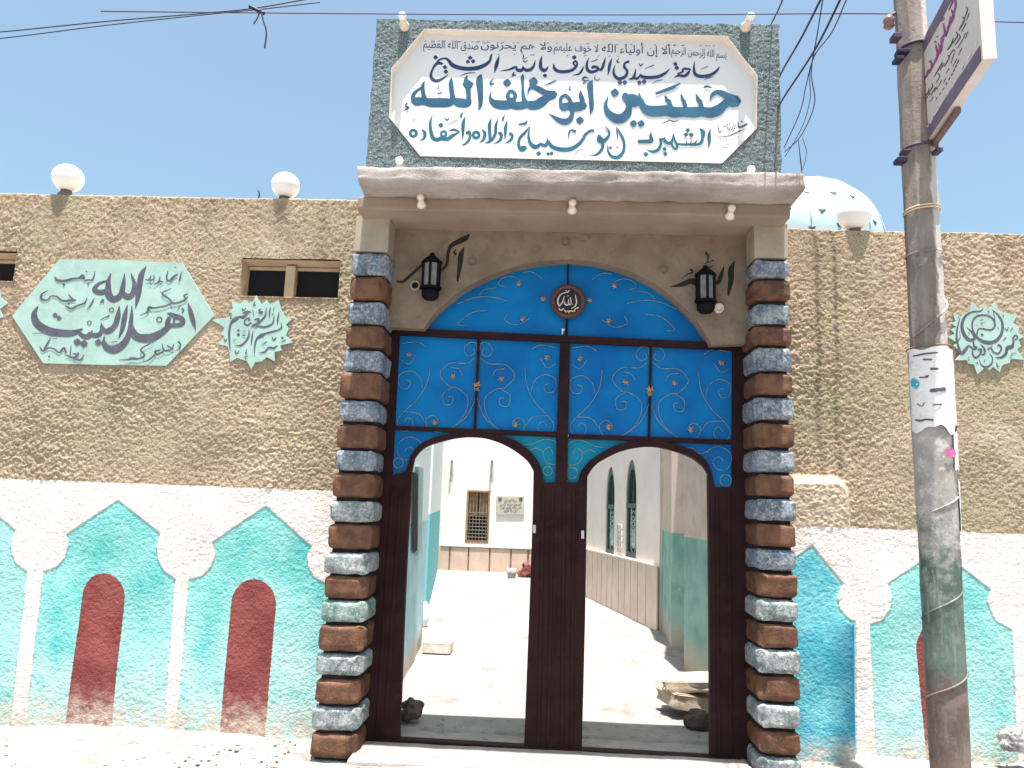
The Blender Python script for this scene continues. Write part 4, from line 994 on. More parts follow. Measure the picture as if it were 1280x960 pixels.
KS = '''K 470,240,8 430,250,26 380,300,40 330,300,30 280,330,52 228,380,30 207,480,28 210,600,24 220,712,5
K 460,240,14 420,235,26 370,255,16;K 470,368,16 420,400,22 392,370,20 400,335,18 450,305,14;K* 447,335,34 318,460,34 318,512,40 845,550,34 730,268,22
K 470,400,8 540,375,20 562,322,20 510,332,14;K 652,190,8 640,280,22 590,345,22 520,400,20 468,422,8;K 702,180,6 692,250,22 685,312,6;K 806,240,6 792,320,22 785,397,6
K 747,288,8 732,370,20 690,402,22 620,422,22 560,410,18 508,442,5;K 832,368,6 832,430,20 780,460,18 700,482,22 640,500,20 600,520,46 540,560,24 515,640,20 507,772,4
K 447,450,6 440,530,22 400,600,22 340,642,20 272,637,4;K 492,470,6 480,550,22 470,642,5;K 792,640,6 740,672,25 680,668,18 630,720,20 558,732,4
K 600,635,5 652,600,16;K 722,540,12 742,575,18 772,545,12;K 830,602,8 882,575,16;K 143,560,12 162,590,14 182,560,8;K 278,705,14 297,738,16 328,705,8
K 418,690,6 405,740,14 428,745,8;K 385,782,12 430,775,10;K 405,775,6 405,820,5;K 518,115,6 503,155,18 528,160,8;K 237,280,6 223,315,16 248,315,6
K 362,200,12 380,222,16 408,195,8;K 490,220,8 502,285,6;K 590,205,12 560,225,14 605,245,26 560,255,12;K 745,190,10 740,222,6;K 250,592,6 282,573,12;K 368,522,14 402,522,14;K 370,482,6 402,465,8'''
plaque('star_plaque', [(265+a/9.6, 365+b/9.6) for a, b in K_OUT], KS, 'mint star-shaped plaque with grey calligraphy just below the wall vent')
L_OUT = [(335, 60), (415, 150), (500, 110), (540, 160), (610, 75), (655, 190), (730, 200), (880, 235), (830, 320), (905, 370), (890, 440), (968, 490), (895, 520), (925, 600), (880, 640), (965, 765), (800, 750), (790, 800), (700, 830), (670, 912), (590, 850), (545, 892), (500, 850), (400, 942), (360, 820), (290, 810), (275, 770), (143, 767), (200, 690), (170, 640), (110, 590), (160, 560), (48, 490), (130, 450), (80, 400), (150, 370), (90, 330), (140, 300), (103, 208), (210, 250), (225, 220), (310, 180)]
LS = '''L 472,138,6 440,180,18 330,195,22 250,250,30 215,350,40 235,450,44 300,528,44 372,515,26
L 580,168,6 650,230,22 700,330,30 690,450,36 620,540,42 520,560,46 420,520,36 352,430,22 340,320,22 390,245,22 480,230,22 570,260,22 612,340,22 580,400,22 520,405,20 460,392,20 412,400,18 388,480,20 358,532,18
L 590,180,8 612,300,10;L 275,380,6 340,440,22 368,520,20;L 300,400,5 300,470,10
L 350,540,20 360,600,24 392,620,24 360,640,20 300,600,22 260,640,38 210,690,40 170,600,26 150,500,28 160,380,20 185,280,10 165,250,6;L 185,420,5 192,500,10 160,545,16
L 340,640,12 345,700,20 380,740,24 430,700,20 442,650,38 408,640,18;L 440,580,6 482,630,24 485,690,22 450,705,14;L 420,760,5 450,830,16 510,852,24 570,810,20 580,740,14 545,690,5
L 520,640,16 560,620,18 590,670,20 650,690,24 688,630,20 660,588,24 640,602,8;L 530,650,4 580,590,6
L 610,740,6 690,735,28 740,690,36 760,620,40 810,610,44 832,560,24 830,500,20 860,470,18 882,500,16 850,527,14
L 728,385,8 757,412,14 772,378,8;L 790,430,5 822,385,12;L 708,540,6 742,498,14;L* 455,465,34 398,805,26 297,738,18 297,770,18 710,238,22
L 630,798,6 640,845,14 662,840,6;L 785,747,4 820,690,8 862,690,6;L 435,297,10 465,280,5;L 440,337,14 484,318,6;L 645,372,8 652,398,8;L 525,182,14 545,202,8;L 490,760,8 480,790,10;L 380,345,8 390,352,8'''
plaque('star_plaque', [(1180+a/9.6, 370+b/9.6) for a, b in L_OUT], LS, 'mint star-shaped plaque with looping dark calligraphy on the right wall beyond the pole')
plaque('star_plaque', [(9, 379), (1, 372), (2, 366), (-8, 366), (-12, 356), (-28, 350), (-45, 352), (-60, 360), (-72, 380), (-70, 400), (-60, 420), (-40, 428), (-20, 424), (-8, 412), (-4, 400), (3, 396), (0, 386)], '', 'tip of a mint star-shaped plaque cut off by the left edge of the photo')

# ================================================================== COURTYARD BEYOND THE GATE
M_WHITE = plain('courtyard_whitewash', (.78, .73, .70), .9, .04, 2, .5, 12, .01, dirt=(.72, .66, .62))
M_DADO = plain('dado_tile', (.58, .43, .345), .35, .10, 3, .1, 30, .001, spec=.5)
M_DADOJ = plain('dado_joint', (.22, .15, .11), .9, .1, 9, 0)
M_WOOD = plain('shutter_wood', (.30, .17, .08), .6, .3, 14, .3, 60, .002)
M_IRON = plain('window_bars', (.26, .22, .18), .5, .2, 9, 0)
far = thing('courtyard_house', 'whitewashed far house wall with barred window seen through the left gate leaf', 'building', (-1, 13.7, 0))
YF = 13.7
wx0, wx1 = UP1(583, 640, YF)[0], UP1(612, 640, YF)[0]; wz0, wz1 = UP1(598, 679, YF)[2], UP1(598, 613, YF)[2]
Mg = Merge()
for q in ((-9, wx0, YF, YF+.4, -.1, 4.6), (wx1, 3, YF, YF+.4, -.1, 4.6), (wx0, wx1, YF, YF+.4, -.1, wz0), (wx0, wx1, YF, YF+.4, wz1, 4.6)): Mg.add(*boxvf(*q))
Mg.obj('wall', M_WHITE, far)
box('window_back', wx0-.01, wx1+.01, YF+.14, YF+.2, wz0-.01, wz1+.01, M_DARK, far)
wf = obj('window_frame', *(lambda m: (m.v, m.f))(Merge().add(*boxvf(wx0, wx0+.045, YF-.03, YF+.1, wz0, wz1)).add(*boxvf(wx1-.045, wx1, YF-.03, YF+.1, wz0, wz1)).add(*boxvf(wx0+.045, wx1-.045, YF-.03, YF+.1, wz1-.045, wz1)).add(*boxvf(wx0+.045, wx1-.045, YF-.03, YF+.1, wz0, wz0+.04))), M_WOOD, far)
zm = wz0+(wz1-wz0)*.53; xm = (wx0+wx1)/2
box('shutter', wx0+.05, xm-.015, YF+.06, YF+.09, zm, wz1-.05, M_WOOD, wf); box('shutter', xm+.015, wx1-.05, YF+.06, YF+.09, zm, wz1-.05, M_WOOD, wf)
for k in range(6):
    x = wx0+.045+(wx1-wx0-.09)*(k+.5)/6; box('bar', x-.009, x+.009, YF+.02, YF+.035, wz0+.04, wz1-.045, M_IRON, wf)
for k in range(9):
    z = wz0+.06+(zm-wz0)*k/8; box('bar', wx0+.045, wx1-.045, YF+.004, YF+.018, z-.008, z+.008, M_IRON, wf)
box('window_sill', wx0-.6, wx1+1.2, YF-.05, YF-.001, UP1(598, 683, YF)[2]-.02, UP1(598, 681, YF)[2]+.015, M_WHITE, far)
zt = UP1(598, 684, YF)[2]; zb = UP1(598, 714, YF)[2]-.3
box('dado_backing', -9, 3, YF-.012, YF-.001, -.1, zt-.01, M_DADOJ, far)
xs = [UP1(x, 700, YF)[0] for x in (456, 484, 513, 538.5, 562, 585.5, 612, 638.5, 660, 685, 712, 740)]
for q0, q1 in zip(xs[:-1], xs[1:]): box('dado_tile', q0+.02, q1-.02, YF-.03, YF-.013, -.09, zt-.02, M_DADO, far)
# rain spouts with their drip marks
for x in (565, 615):
    p = UP1(x, 574, YF); box('spout', p[0]-.03, p[0]+.03, YF-.14, YF+.02, p[2]-.03, p[2]+.03, M_WHITE, far)
    p2 = UP1(x, 590, YF); obj('drip_stain', [(p2[0]-.05, YF-.002, p2[2]-.25), (p2[0]+.05, YF-.002, p2[2]-.25), (p2[0]+.025, YF-.002, p2[2]+.28), (p2[0]-.025, YF-.002, p2[2]+.28)], [(0, 1, 2, 3)], plain('drip', (.46, .42, .40), .9, .2, 9, 0), far)
pp = UP1(638, 631, YF)
pl = thing('marble_plaque', 'small grey marble plaque with dark script beside the barred window', 'plaque', (pp[0], YF, pp[2]))
c4 = U([(620.5, 620), (655, 620.5), (655, 643), (620.5, 643)], YF-.03); prism('slab', c4, (0, .03, 0), plain('marble_grey', (.46, .44, .37), .4, .12, 12, 0), pl)
pj = lambda q: U(q, YF-.03)
for yy, a1, a2, tx in ((627, 630, 646, 'بسم الله الرحمن الرحيم'), (632, 625, 651, 'انما يعمر مساجد الله من'), (636, 625, 651, 'امن بالله واليوم الاخر'), (640, 630, 646, 'صدق الله العظيم')):
    typeset('lettering', tx, (a1, yy), (a2, yy), 5, pj, M_INK, pl, (0, -1, 0), lift=.004, weight=.01)
for x, y in ((625, 624), (651, 624)): 
    q = UP1(x, y, YF-.03); box('corner_boss', q[0]-.04, q[0]+.04, q[1]-.006, q[1]-.001, q[2]-.04, q[2]+.04, M_INK, pl)

# right courtyard wall, slightly skewed, with two lancet windows and tile dado
A = UZ(824, 788, 0); B = UZ(734, 745, 0); dv = (B-A); dv[2] = 0; Lr = np.linalg.norm(dv); dv /= Lr; nv = np.array([-dv[1], dv[0], 0]); nv = nv if nv[0] < 0 else -nv
rw = thing('courtyard_house', 'pinkish white side building with two tall green pointed windows above a tiled dado', 'building', (A[0], A[1], 0))
def W3(s, z, o=0.): return A*np.array([1, 1, 0])+dv*s+nv*o+np.array([0, 0, z])
def sbox(name, s0, s1, o0, o1, z0, z1, mat, parent):
    v = [W3(s, z, o) for z in (z0, z1) for o in (o0, o1) for s in (s0, s1)]
    return obj(name, v, [(0, 2, 3, 1), (4, 5, 7, 6), (0, 1, 5, 4), (2, 6, 7, 3), (0, 4, 6, 2), (1, 3, 7, 5)], mat, parent)
M_RW = plain('side_wall_paint', (.74, .64, .58), .9, .05, 1.5, .4, 15, .006, dirt=(.68, .57, .51))
projR = lambda px, o=0.: UPL(px, W3(0, 0, o), nv)
def to_sz(p): return (p-A)@dv, p[..., 2]
wins = []
for l, r, yt, yb in ((757.2, 768, 583, 692.5), (782, 795.5, 574.5, 697)):
    ql = projR([(l, 640)])[0]; qr = projR([(r, 640)])[0]; s1 = (ql-A)@dv; s0 = (qr-A)@dv
    tp = projR([((l+r)/2, yt)])[0][2]; bt = projR([((l+r)/2, yb)])[0][2]; wins.append((s0, s1, bt, tp))
pw = UP1(0, 0, 0)
def lancet(s0, s1, z0, z1, n=8):
    w = s1-s0; zs = z1-w*1.15; m = (s0+s1)/2; o = [(s0, z0), (s1, z0), (s1, zs)]
    for i in range(1, n): a = i/n; o.append((m+(w/2)*math.cos(a*math.pi/2)**.9, zs+(z1-zs)*math.sin(a*math.pi/2)))
    o.append((m, z1))
    for i in range(n-1, 0, -1): a = i/n; o.append((m-(w/2)*math.cos(a*math.pi/2)**.9, zs+(z1-zs)*math.sin(a*math.pi/2)))
    o.append((s0, zs)); return o
# wall outline with window holes -> build from vertical strips around the lancets
mm = Merge(); S0, S1 = 0, Lr+5.2; H = 4.4; cur = S0
for (s0, s1, z0, z1) in sorted(wins):
    def slab(sa, sb, za, zb_):
        v = [W3(s, z, o) for z in (za, zb_) for o in (-.3, 0) for s in (sa, sb)]; mm.add(v, [(0, 2, 3, 1), (4, 5, 7, 6), (0, 1, 5, 4), (2, 6, 7, 3), (0, 4, 6, 2), (1, 3, 7, 5)])
    slab(cur, s0, -.1, H); slab(s0, s1, -.1, z0)
    o = lancet(s0, s1, z0, z1); top = o[2:]; n = len(top)
    fr = [W3(s, z, 0) for s, z in top]; frt = [W3(s, H, 0) for s, z in top]; bk = [W3(s, z, -.3) for s, z in top]
    mm.add(fr+frt+bk, [(i, i+1, n+i+1, n+i) for i in range(n-1)]+[(i, i+1, 2*n+i+1, 2*n+i) for i in range(n-1)]); cur = s1
slab(cur, S1, -.1, H); mm.obj('wall', M_RW, rw)
M_WG = plain('window_green', (.035, .085, .075), .45, .2, 20, .2, 60, .001)
M_WGL = plain('window_glass', (.03, .04, .045), .15, .3, 8, 0, spec=.6)
M_WLT = plain('window_leading', (.30, .42, .38), .5, .2, 20, 0)
for (s0, s1, z0, z1) in wins:
    o = lancet(s0, s1, z0, z1); wnd = prism('window', [W3(s, z, -.06) for s, z in o], nv*.0-nv*.02, M_WGL, rw)
    oi = lancet(s0+.07, s1-.07, z0+.08, z1-.14); n = len(o)
    v = [W3(s, z, -.02) for s, z in o]+[W3(s, z, -.02) for s, z in oi]+[W3(s, z, -.06) for s, z in oi]
    obj('window_frame', v, [(i, (i+1) % n, (i+1) % n+n, i+n) for i in range(n)]+[(i+n, (i+1) % n+n, (i+1) % n+2*n, i+2*n) for i in range(n)], M_WG, wnd, fix=False)
    zs = z1-(s1-s0)*1.3
    sbox('window_rail', s0, s1, -.05, -.012, zs-.04, zs+.03, M_WG, wnd)
    nr = 7
    for k in range(nr):
        zc = z0+.18+(zs-z0-.3)*k/(nr-1); mid = (s0+s1)/2; w = (s1-s0)*.22
        P = [W3(mid+w*math.cos(a), zc+.12*math.sin(a), -.045) for a in np.linspace(0, 2*math.pi, 10)]
        tube('leading', P, .012, M_WLT, wnd, 4)
    P = [W3((s0+s1)/2, z0+.1, -.05), W3((s0+s1)/2, z1-.2, -.05)]; tube('leading', P, .012, M_WG, wnd, 4)
    q = (z0+.55*(zs-z0)*.6); P = [W3((s0+s1)/2+.09*math.cos(a), z0+(zs-z0)*.36+.16*math.sin(a), -.042) for a in np.linspace(0, 2*math.pi, 9)][:8]
    obj('light_pane', P, [tuple(range(8))], plain('pale_glass', (.55, .58, .5), .4, .1, 10, 0), wnd)
zd = projR([(823, 709)])[0][2]
sbox('dado_backing', -.004, S1, .001, .02, -.1, zd-.01, M_DADOJ, rw)
edges = [(projR([(x, 740)], .03)[0]-A)@dv for x in (823, 808.5, 798, 789, 781.5, 774, 766, 759.5, 752.5, 747, 741, 735, 729, 723)]
edges[0] = -.03
for e0, e1 in zip(edges[:-1], edges[1:]): sbox('dado_tile', e0+.012, e1-.012, .021, .045, -.09, zd, M_DADO, rw)
sbox('dado_coping', -.03, edges[-1], .0, .055, zd+.003, zd+.03, M_RW, rw)
gp = U([(771.5, 657), (778.5, 657), (778.5, 690), (771.5, 690)], 7.5)
for k in range(4):
    q = projR([(775, 661+k*8)], 0)[0]; s = (q-A)@dv; tube('grille', [W3(s+.12*a, q[2]+.07*b, .008) for a, b in ((-1, -1), (1, -1), (1, 1), (-1, 1), (-1, -1))], .008, M_RW, rw, 4)

# nearer passage wall on the right: beige over green, with a pier
def green_wall(name):
    t = NT(name, .9, .15); z = t.n('ShaderNodeSeparateXYZ'); t.l(t.co(), z.inputs[0])
    zz = t.math('ADD', z.outputs[2], t.math('MULTIPLY', t.math('SUBTRACT', t.noise(6, 3), .5), .03))
    up = t.mix(t.ramp(t.noise(4, 5), .35, .65), (.46, .37, .30), (.56, .46, .38)); lo = t.mix(t.ramp(t.noise(3, 5), .35, .65), (.16, .31, .27), (.25, .42, .36))
    lo = t.mix(t.ramp(t.noise(13, 6, .7), .62, .72), lo, (.55, .6, .55)); lo = t.mix(t.ramp(zz, .05, .45, 1, 0), lo, (.42, .36, .29))
    t.col(t.mix(t.ramp(zz, 1.335, 1.345), lo, up)); t.bump(t.noise(60, 4), .6, .005); return t.m
M_GW = green_wall('passage_wall_green')
pg = thing('passage_wall', 'beige and green painted passage wall with a pier behind the right gate leaf', 'wall', (1.6, 3, 0))
a0 = UZ(827, 787, 0); a1 = UZ(839, 810, 0); b1 = UZ(855, 813, 0); c0 = UZ(855, 836, 0); c1 = UZ(884, 853, 0)
print('right wall pts', A, B, a0, a1, b1, c0, c1)
Hh = 3.45; ex = c1+(c1-c0)*.0; gx = c0[0]+(c1[0]-c0[0])*(0.25-c0[1])/(c1[1]-c0[1]) if abs(c1[1]-c0[1]) > .01 else c1[0]
far_s = W3(-.01, 0, -.32)
poly = [a0, a1, b1, c0, np.array([max(c1[0], c0[0]), 1.2, 0]), np.array([max(c1[0], c0[0])+.1, .3, 0]), np.array([2.6, .3, 0]), np.array([2.6, a0[1]+.2, 0]), np.array([a0[0]+.3, a0[1]+.15, 0])]
for q in poly: q[2] = -.1
prism('wall', poly, (0, 0, Hh), M_GW, pg)
nc = np.array([-(c1-c0)[1], (c1-c0)[0], 0.0]); nc /= np.linalg.norm(nc); nc = nc if nc[0] < 0 else -nc
prism('mint_panel', UPL([(868, 574), (884, 584), (885, 648), (875, 651), (870, 622), (868, 600)], c0, nc)+nc*.001, nc*.02, M_MINT, pg)
# left passage walls
M_LW = NT('passage_wall_blue', .9, .15)
def _lw():
    t = M_LW; z = t.n('ShaderNodeSeparateXYZ'); t.l(t.co(), z.inputs[0])
    zz = t.math('ADD', z.outputs[2], t.math('MULTIPLY', t.math('SUBTRACT', t.noise(6, 3), .5), .03))
    up = t.mix(t.ramp(t.noise(3, 5), .35, .65), (.66, .72, .72), (.74, .78, .78)); lo = t.mix(t.ramp(t.noise(3, 5), .35, .65), (.33, .55, .62), (.45, .66, .72))
    lo = t.mix(t.ramp(zz, .0, .35, .85, 0), lo, (.55, .42, .32)); t.col(t.mix(t.ramp(zz, 1.40, 1.41), lo, up)); t.bump(t.noise(50, 4), .5, .005)
_lw()
pj1 = UZ(527, 806, 0); pj0 = UZ(500, 856, 0); pk = UZ(541, 715, 0)
print('left wall pts', pj0, pj1, pk)
dd = (pj0-pj1); dd[2] = 0; near = pj1+dd*((.3-pj1[1])/dd[1])
lw = thing('passage_wall', 'pale blue painted passage wall with green window behind the left gate leaf', 'wall', (pj1[0], pj1[1], 0))
poly = [near, pj1, pj1+np.array([-.35, .0, 0]), np.array([-5, pj1[1], 0]), np.array([-5, near[1], 0])]
for q in poly: q[2] = -.1
prism('wall', poly, (0, 0, 3.9), M_LW.m, lw)
lw2 = thing('passage_wall', 'narrow teal and white wall strip further back behind the pale blue passage wall', 'wall', (pk[0], pk[1], 0))
q0 = UZ(531, 778, 0); poly = [q0, np.array([pk[0], YF-.05, 0]), np.array([-5, YF-.05, 0]), np.array([-5, q0[1], 0])]
for q in poly: q[2] = -.1
M_LW2 = NT('passage_wall_teal', .9, .15)
t = M_LW2; z = t.n('ShaderNodeSeparateXYZ'); t.l(t.co(), z.inputs[0]); t.col(t.mix(t.ramp(z.outputs[2], 1.44, 1.45), (.16, .50, .52), (.72, .78, .78)))
prism('wall', poly, (0, 0, 4.0), M_LW2.m, lw2)
# window with green frame in the left passage wall
ln = np.array([1.0, 0, 0]); dl = pj1-near; dl[2] = 0; Ll = np.linalg.norm(dl); dl /= Ll; nl = np.array([dl[1], -dl[0], 0]); nl = nl if nl[0] > 0 else -nl
projL = lambda px: UPL(px, near, nl)
fr = projL([(513, 590), (519, 593), (518, 688), (513, 692)])+nl*.02
pr = prism('window', fr+nl*0, nl*.006, M_DARK, lw)
for px in ([(519, 583), (525, 585), (523, 690), (518, 694)], ):
    prism('window_frame', projL(px), nl*.035, M_MINT, pr)
# mint bracket / hanging leaf shape on the far left strip
k = projL([(537, 558), (548, 556), (549, 575), (543, 582), (537, 575)])
g = U([(537, 556), (549, 554), (549.5, 572), (543.5, 582), (538, 574)], 12.4)
tag(prism('wall_pennant', g, (0, .05, 0), M_MINT), 'small pale green hanging pennant shape high on the left behind the gate arch', 'pennant')

# step block, stones and slabs
def rock(name, c, s, mat, label, cat, seed=0, group=None, sub=3, amp=.28, box_=False):
    bm = bmesh.new()
    if box_:
        bmesh.ops.create_cube(bm, size=2); bmesh.ops.bevel(bm, geom=bm.edges[:], offset=.12, segments=2, affect='EDGES'); bmesh.ops.subdivide_edges(bm, edges=bm.edges[:], cuts=3, use_grid_fill=True)
    else: bmesh.ops.create_icosphere(bm, subdivisions=sub, radius=1)
    for v in bm.verts:
        d = mnoise.noise(v.co*1.3+Vector((seed, 0, 0)))*amp+mnoise.noise(v.co*4+Vector((seed, 3, 0)))*amp*.3
        if not box_:
            v.co = v.co*(1+d); m = max(abs(v.co.x), abs(v.co.y), abs(v.co.z)); v.co *= (1+.25*(1-m))
        else: v.co += v.co.normalized()*d*.25
    for v in bm.verts: v.co = Vector((v.co.x*s[0], v.co.y*s[1], v.co.z*s[2]))
    me = bpy.data.meshes.new(name); bm.to_mesh(me); bm.free(); me.polygons.foreach_set('use_smooth', [True]*len(me.polygons)); me.set_sharp_from_angle(angle=.5)
    o = link(name, me, mat); o.location = tuple(map(float, c)); tag(o, label, cat, group); return o
p = UZ(545, 817, 0); w = (UZ(563, 817, 0)-UZ(527, 817, 0))[0]/2
rock('step_block', (p[0], p[1]+.16, .055), (w, .16, .06), plain('step_whitewash', (.66, .60, .54), .9, .1, 6, .6, 40, .005, dirt=(.42, .30, .2)), 'white cement step block against the pale blue passage wall', 'step', 2, box_=True, amp=.15)
p = UZ(531, 782, 0); rock('whitewashed_stone', (p[0]-.02, p[1], .14), (.07, .07, .17), plain('lime_stone', (.74, .74, .72), .9, .06, 6, .4, 40, .004), 'small whitewashed bollard stone at the corner of the blue wall', 'stone', 5, amp=.15)
p = UZ(510, 905, 0); rock('door_stone', (p[0], p[1]+.1, .075), (.08, .09, .075), M_STONE, 'dark rounded stone holding the left gate leaf', 'stone', 1, amp=.6)
p = UZ(870, 912, 0); rock('door_stone', (p[0]+.02, p[1]+.06, .055), (.085, .07, .07), M_STONE, 'dark stone under the slabs beside the right gate leaf', 'stone', 8, amp=.6)
p = UZ(854, 908, 0)
s1 = rock('loose_slab', (p[0]+.10, p[1]+.40, .11), (.19, .17, .06), M_SLAB, 'lower of two broken concrete slabs behind the right gate leaf', 'slab', 3, 'broken slabs behind the gate', box_=True, amp=.5); s1.rotation_euler = (.02, .12, .3)
s2 = rock('loose_slab', (p[0]+.12, p[1]+.42, .235), (.20, .18, .045), M_SLAB, 'upper of two broken concrete slabs, paler and tilted', 'slab', 6, 'broken slabs behind the gate', box_=True, amp=.4); s2.rotation_euler = (.03, -.08, -.2)
# bucket and cloth bundle by the far wall
p = UZ(639.5, 722, 0); lathe_o = lathe('bucket', [(.0001, .0), (.09, 0), (.12, .2), (.11, .2), (.085, .02), (.0001, .02)], (p[0], p[1], 0), plain('bucket_grey', (.30, .31, .28), .5, .2, 9, 0), None, 14)
tag(lathe_o, 'small grey bucket on the courtyard ground by the far wall', 'bucket')
p = UZ(659, 721, 0); rock('cloth_bundle', (p[0]+.05, p[1]+.1, .12), (.27, .16, .17), plain('cloth_red', (.15, .045, .038), .9, .25, 9, .6, 30, .02), 'red brown cloth bundle heaped beside the bucket in the courtyard', 'bundle', 9, amp=.9)

# ================================================================== DOME behind the right wall
dc = UP1(1006, 318, 7.0); dd_ = (dc-CAM)@FW; R = 94/FPX*dd_
M_DOME = plain('dome_limewash', (.36, .45, .47), .8, .08, 3, .4, 30, .004, dirt=(.30, .40, .42))
dome = thing('dome', 'pale blue white dome with dark diamond openings rising behind the right wall', 'dome', (dc[0], 7, 0))
zc = dc[2]
lathe('dome_shell', [(R, -zc), (R, 0)]+[(R*math.cos(a), R*1.0*math.sin(a)) for a in np.linspace(.1, math.pi/2-.01, 12)], (dc[0], 7, zc), M_DOME, dome, 32)
M_DO = plain('dome_opening', (.03, .05, .06), .6, .2, 9, 0)
C0 = np.array([dc[0], 7, zc])
for k, (x, y) in enumerate([(1028, 263), (1042, 241), (1050, 281), (1084, 262), (1094, 278), (1010, 240), (1015, 285), (985, 262), (1066, 246)]):
    d = FW*FPX+RT*(x-640)+UP*(480-y); d /= np.linalg.norm(d); o = CAM-C0; b = o@d; q = b*b-(o@o-R*R)
    if q < 0: continue
    p = CAM+d*(-b-math.sqrt(q)); n = (p-C0)/R; u = np.cross([0, 0, 1.0], n); u /= np.linalg.norm(u); w = np.cross(n, u); c = C0+n*R*1.003; sz = .055
    pr_ = [(-1, .5), (-.1, .25), (.9, .55), (.35, -.05), (.5, -.7), (-.35, -.3)]
    prism('dome_opening', [c+u*sz*a*(1 if k % 2 else -1)+w*sz*b_ for a, b_ in pr_], -n*.03, M_DO, dome)
for k in range(8):
    a = math.radians(-170+k*22); P = [C0+np.array([math.cos(a)*math.cos(e), math.sin(a)*math.cos(e), math.sin(e)])*R*1.001 for e in np.linspace(.05, 1.5, 14)]
    tube('dome_rib', P, .008, M_DOME, dome, 5)

# ================================================================== UTILITY POLE
YPO = -1.1
pb = UP1(1187, 940, YPO); px_, ptop = pb[0], 5.6
def polemat():
    t = NT('pole_paint', .6, .35); z = t.n('ShaderNodeSeparateXYZ'); t.l(t.co(), z.inputs[0]); zz = z.outputs[2]
    n = t.ramp(t.noise(5, 6, .7), .35, .65)
    g = t.mix(n, (.055, .085, .07), (.12, .17, .14)); br = t.mix(n, (.10, .072, .058), (.17, .125, .10)); gy = t.mix(n, (.24, .22, .20), (.38, .35, .32))
    g = t.mix(t.ramp(t.noise(30, 5, .7, stretch=(1, 1, .12)), .5, .7, 0, .5), g, (.28, .30, .27)); br = t.mix(t.ramp(t.noise(30, 5, .7, stretch=(1, 1, .12)), .5, .7, 0, .4), br, (.27, .23, .2))
    c = t.mix(t.ramp(t.math('ADD', zz, t.math('MULTIPLY', t.noise(4, 3), .4)), .85, 1.05), br, g)
    c = t.mix(t.ramp(t.math('ADD', zz, t.math('MULTIPLY', t.noise(9, 6, .8), 1.1)), 1.9, 2.2), c, gy)
    c = t.mix(t.math('MULTIPLY', t.ramp(t.noise(12, 8, .8), .50, .60), t.ramp(zz, 1.0, 1.9, .12, .9)), c, (.50, .47, .44)); c = t.mix(t.ramp(t.noise(26, 5, .7), .64, .74, 0, .7), c, (.1, .08, .07))
    t.col(c); t.bump(t.noise(30, 5, .7), .4, .004); return t.m
M_POLE = polemat(); 
def pole_upper():
    t = NT('pole_upper', .8, .2); g = t.n('ShaderNodeSeparateXYZ'); t.l(t.co(), g.inputs[0])
    c = t.mix(t.ramp(t.noise(6, 6, .7, stretch=(1, 1, .3)), .35, .65), (.19, .155, .135), (.29, .25, .22))
    c = t.mix(t.ramp(t.noise(22, 6, .75), .55, .70, 0, .8), c, (.11, .085, .075))
    lit_side = t.math('ADD', g.outputs[0], t.math('MULTIPLY', t.math('SUBTRACT', t.noise(7, 5, .7), .5), .12))      # sunlit right side of the shaft painted paler
    c = t.mix(t.math('MULTIPLY', t.ramp(lit_side, px_+.015, px_+.035), t.ramp(t.noise(14, 5, .7), .3, .5, .35, 1)), c, (.50, .46, .42))
    c = t.mix(t.ramp(t.noise(9, 7, .8), .62, .70, 0, .7), c, (.48, .45, .42))
    t.col(c); t.bump(t.noise(35, 6, .75), .8, .008); return t.m
M_POLEU = pole_upper()
pole = thing('utility_pole', 'worn utility pole, green and brown below and grey concrete above, right of the gate', 'pole', (px_, YPO, -.1))
def jit(prof, n, c):
    v, f = lathevf(prof, c, n); return [tuple(Vector(p)+mnoise.noise_vector(Vector(p)*6)*.004) for p in v], f
zsp = UP1(1165, 440, YPO)[2]
v, f = jit([(.0001, -.3), (.098, -.3)]+[(.098+.016*i/20, -.1+(zsp+.1)*i/20) for i in range(21)]+[(.09, zsp+.01)], 20, (px_, YPO, 0)); obj('lower_shaft', v, f, M_POLE, pole, True)
v, f = lathevf([(.100, zsp-.05)]+[(.100-.014*i/16, zsp+(ptop-zsp)*i/16) for i in range(17)]+[(.0001, ptop)], (0, 0, 0), 8)
rz = Matrix.Rotation(math.radians(10), 3, 'Z'); v = [rz @ Vector(p)+Vector((px_-.004*(p[2]-zsp), YPO, 0))+mnoise.noise_vector(Vector(p)*5)*.005 for p in v]; obj('upper_shaft', v, f, M_POLEU, pole)
# wire wrapped round the shaft
def helix(z0, z1, a0, a1, r, n=24): return [(px_+r*math.cos(math.radians(a0+(a1-a0)*i/n)), YPO+r*math.sin(math.radians(a0+(a1-a0)*i/n)), z0+(z1-z0)*i/n) for i in range(n+1)]
zf = lambda y: UP1(1175, y, YPO)[2]
for ya, yb in ((616, 654), (731, 775), (834, 876)):
    tube('wrapped_wire', helix(zf(yb), zf(ya), 165, 345, .1065+.002*(ya < 700)), .006, M_POLE, pole, 5)
for y in (262, 265, 318): tube('strap_wire', helix(zf(y+4), zf(y-2), 150, 400, .100), .005, M_CRM if y < 300 else M_POLEU, pole, 5)
tube('strap_wire', helix(zf(425), zf(372), 200, 370, .106), .007, M_POLEU, pole, 5)
tube('strap_wire', helix(zf(438), zf(434), 150, 410, .118), .005, M_BASE, pole, 5)
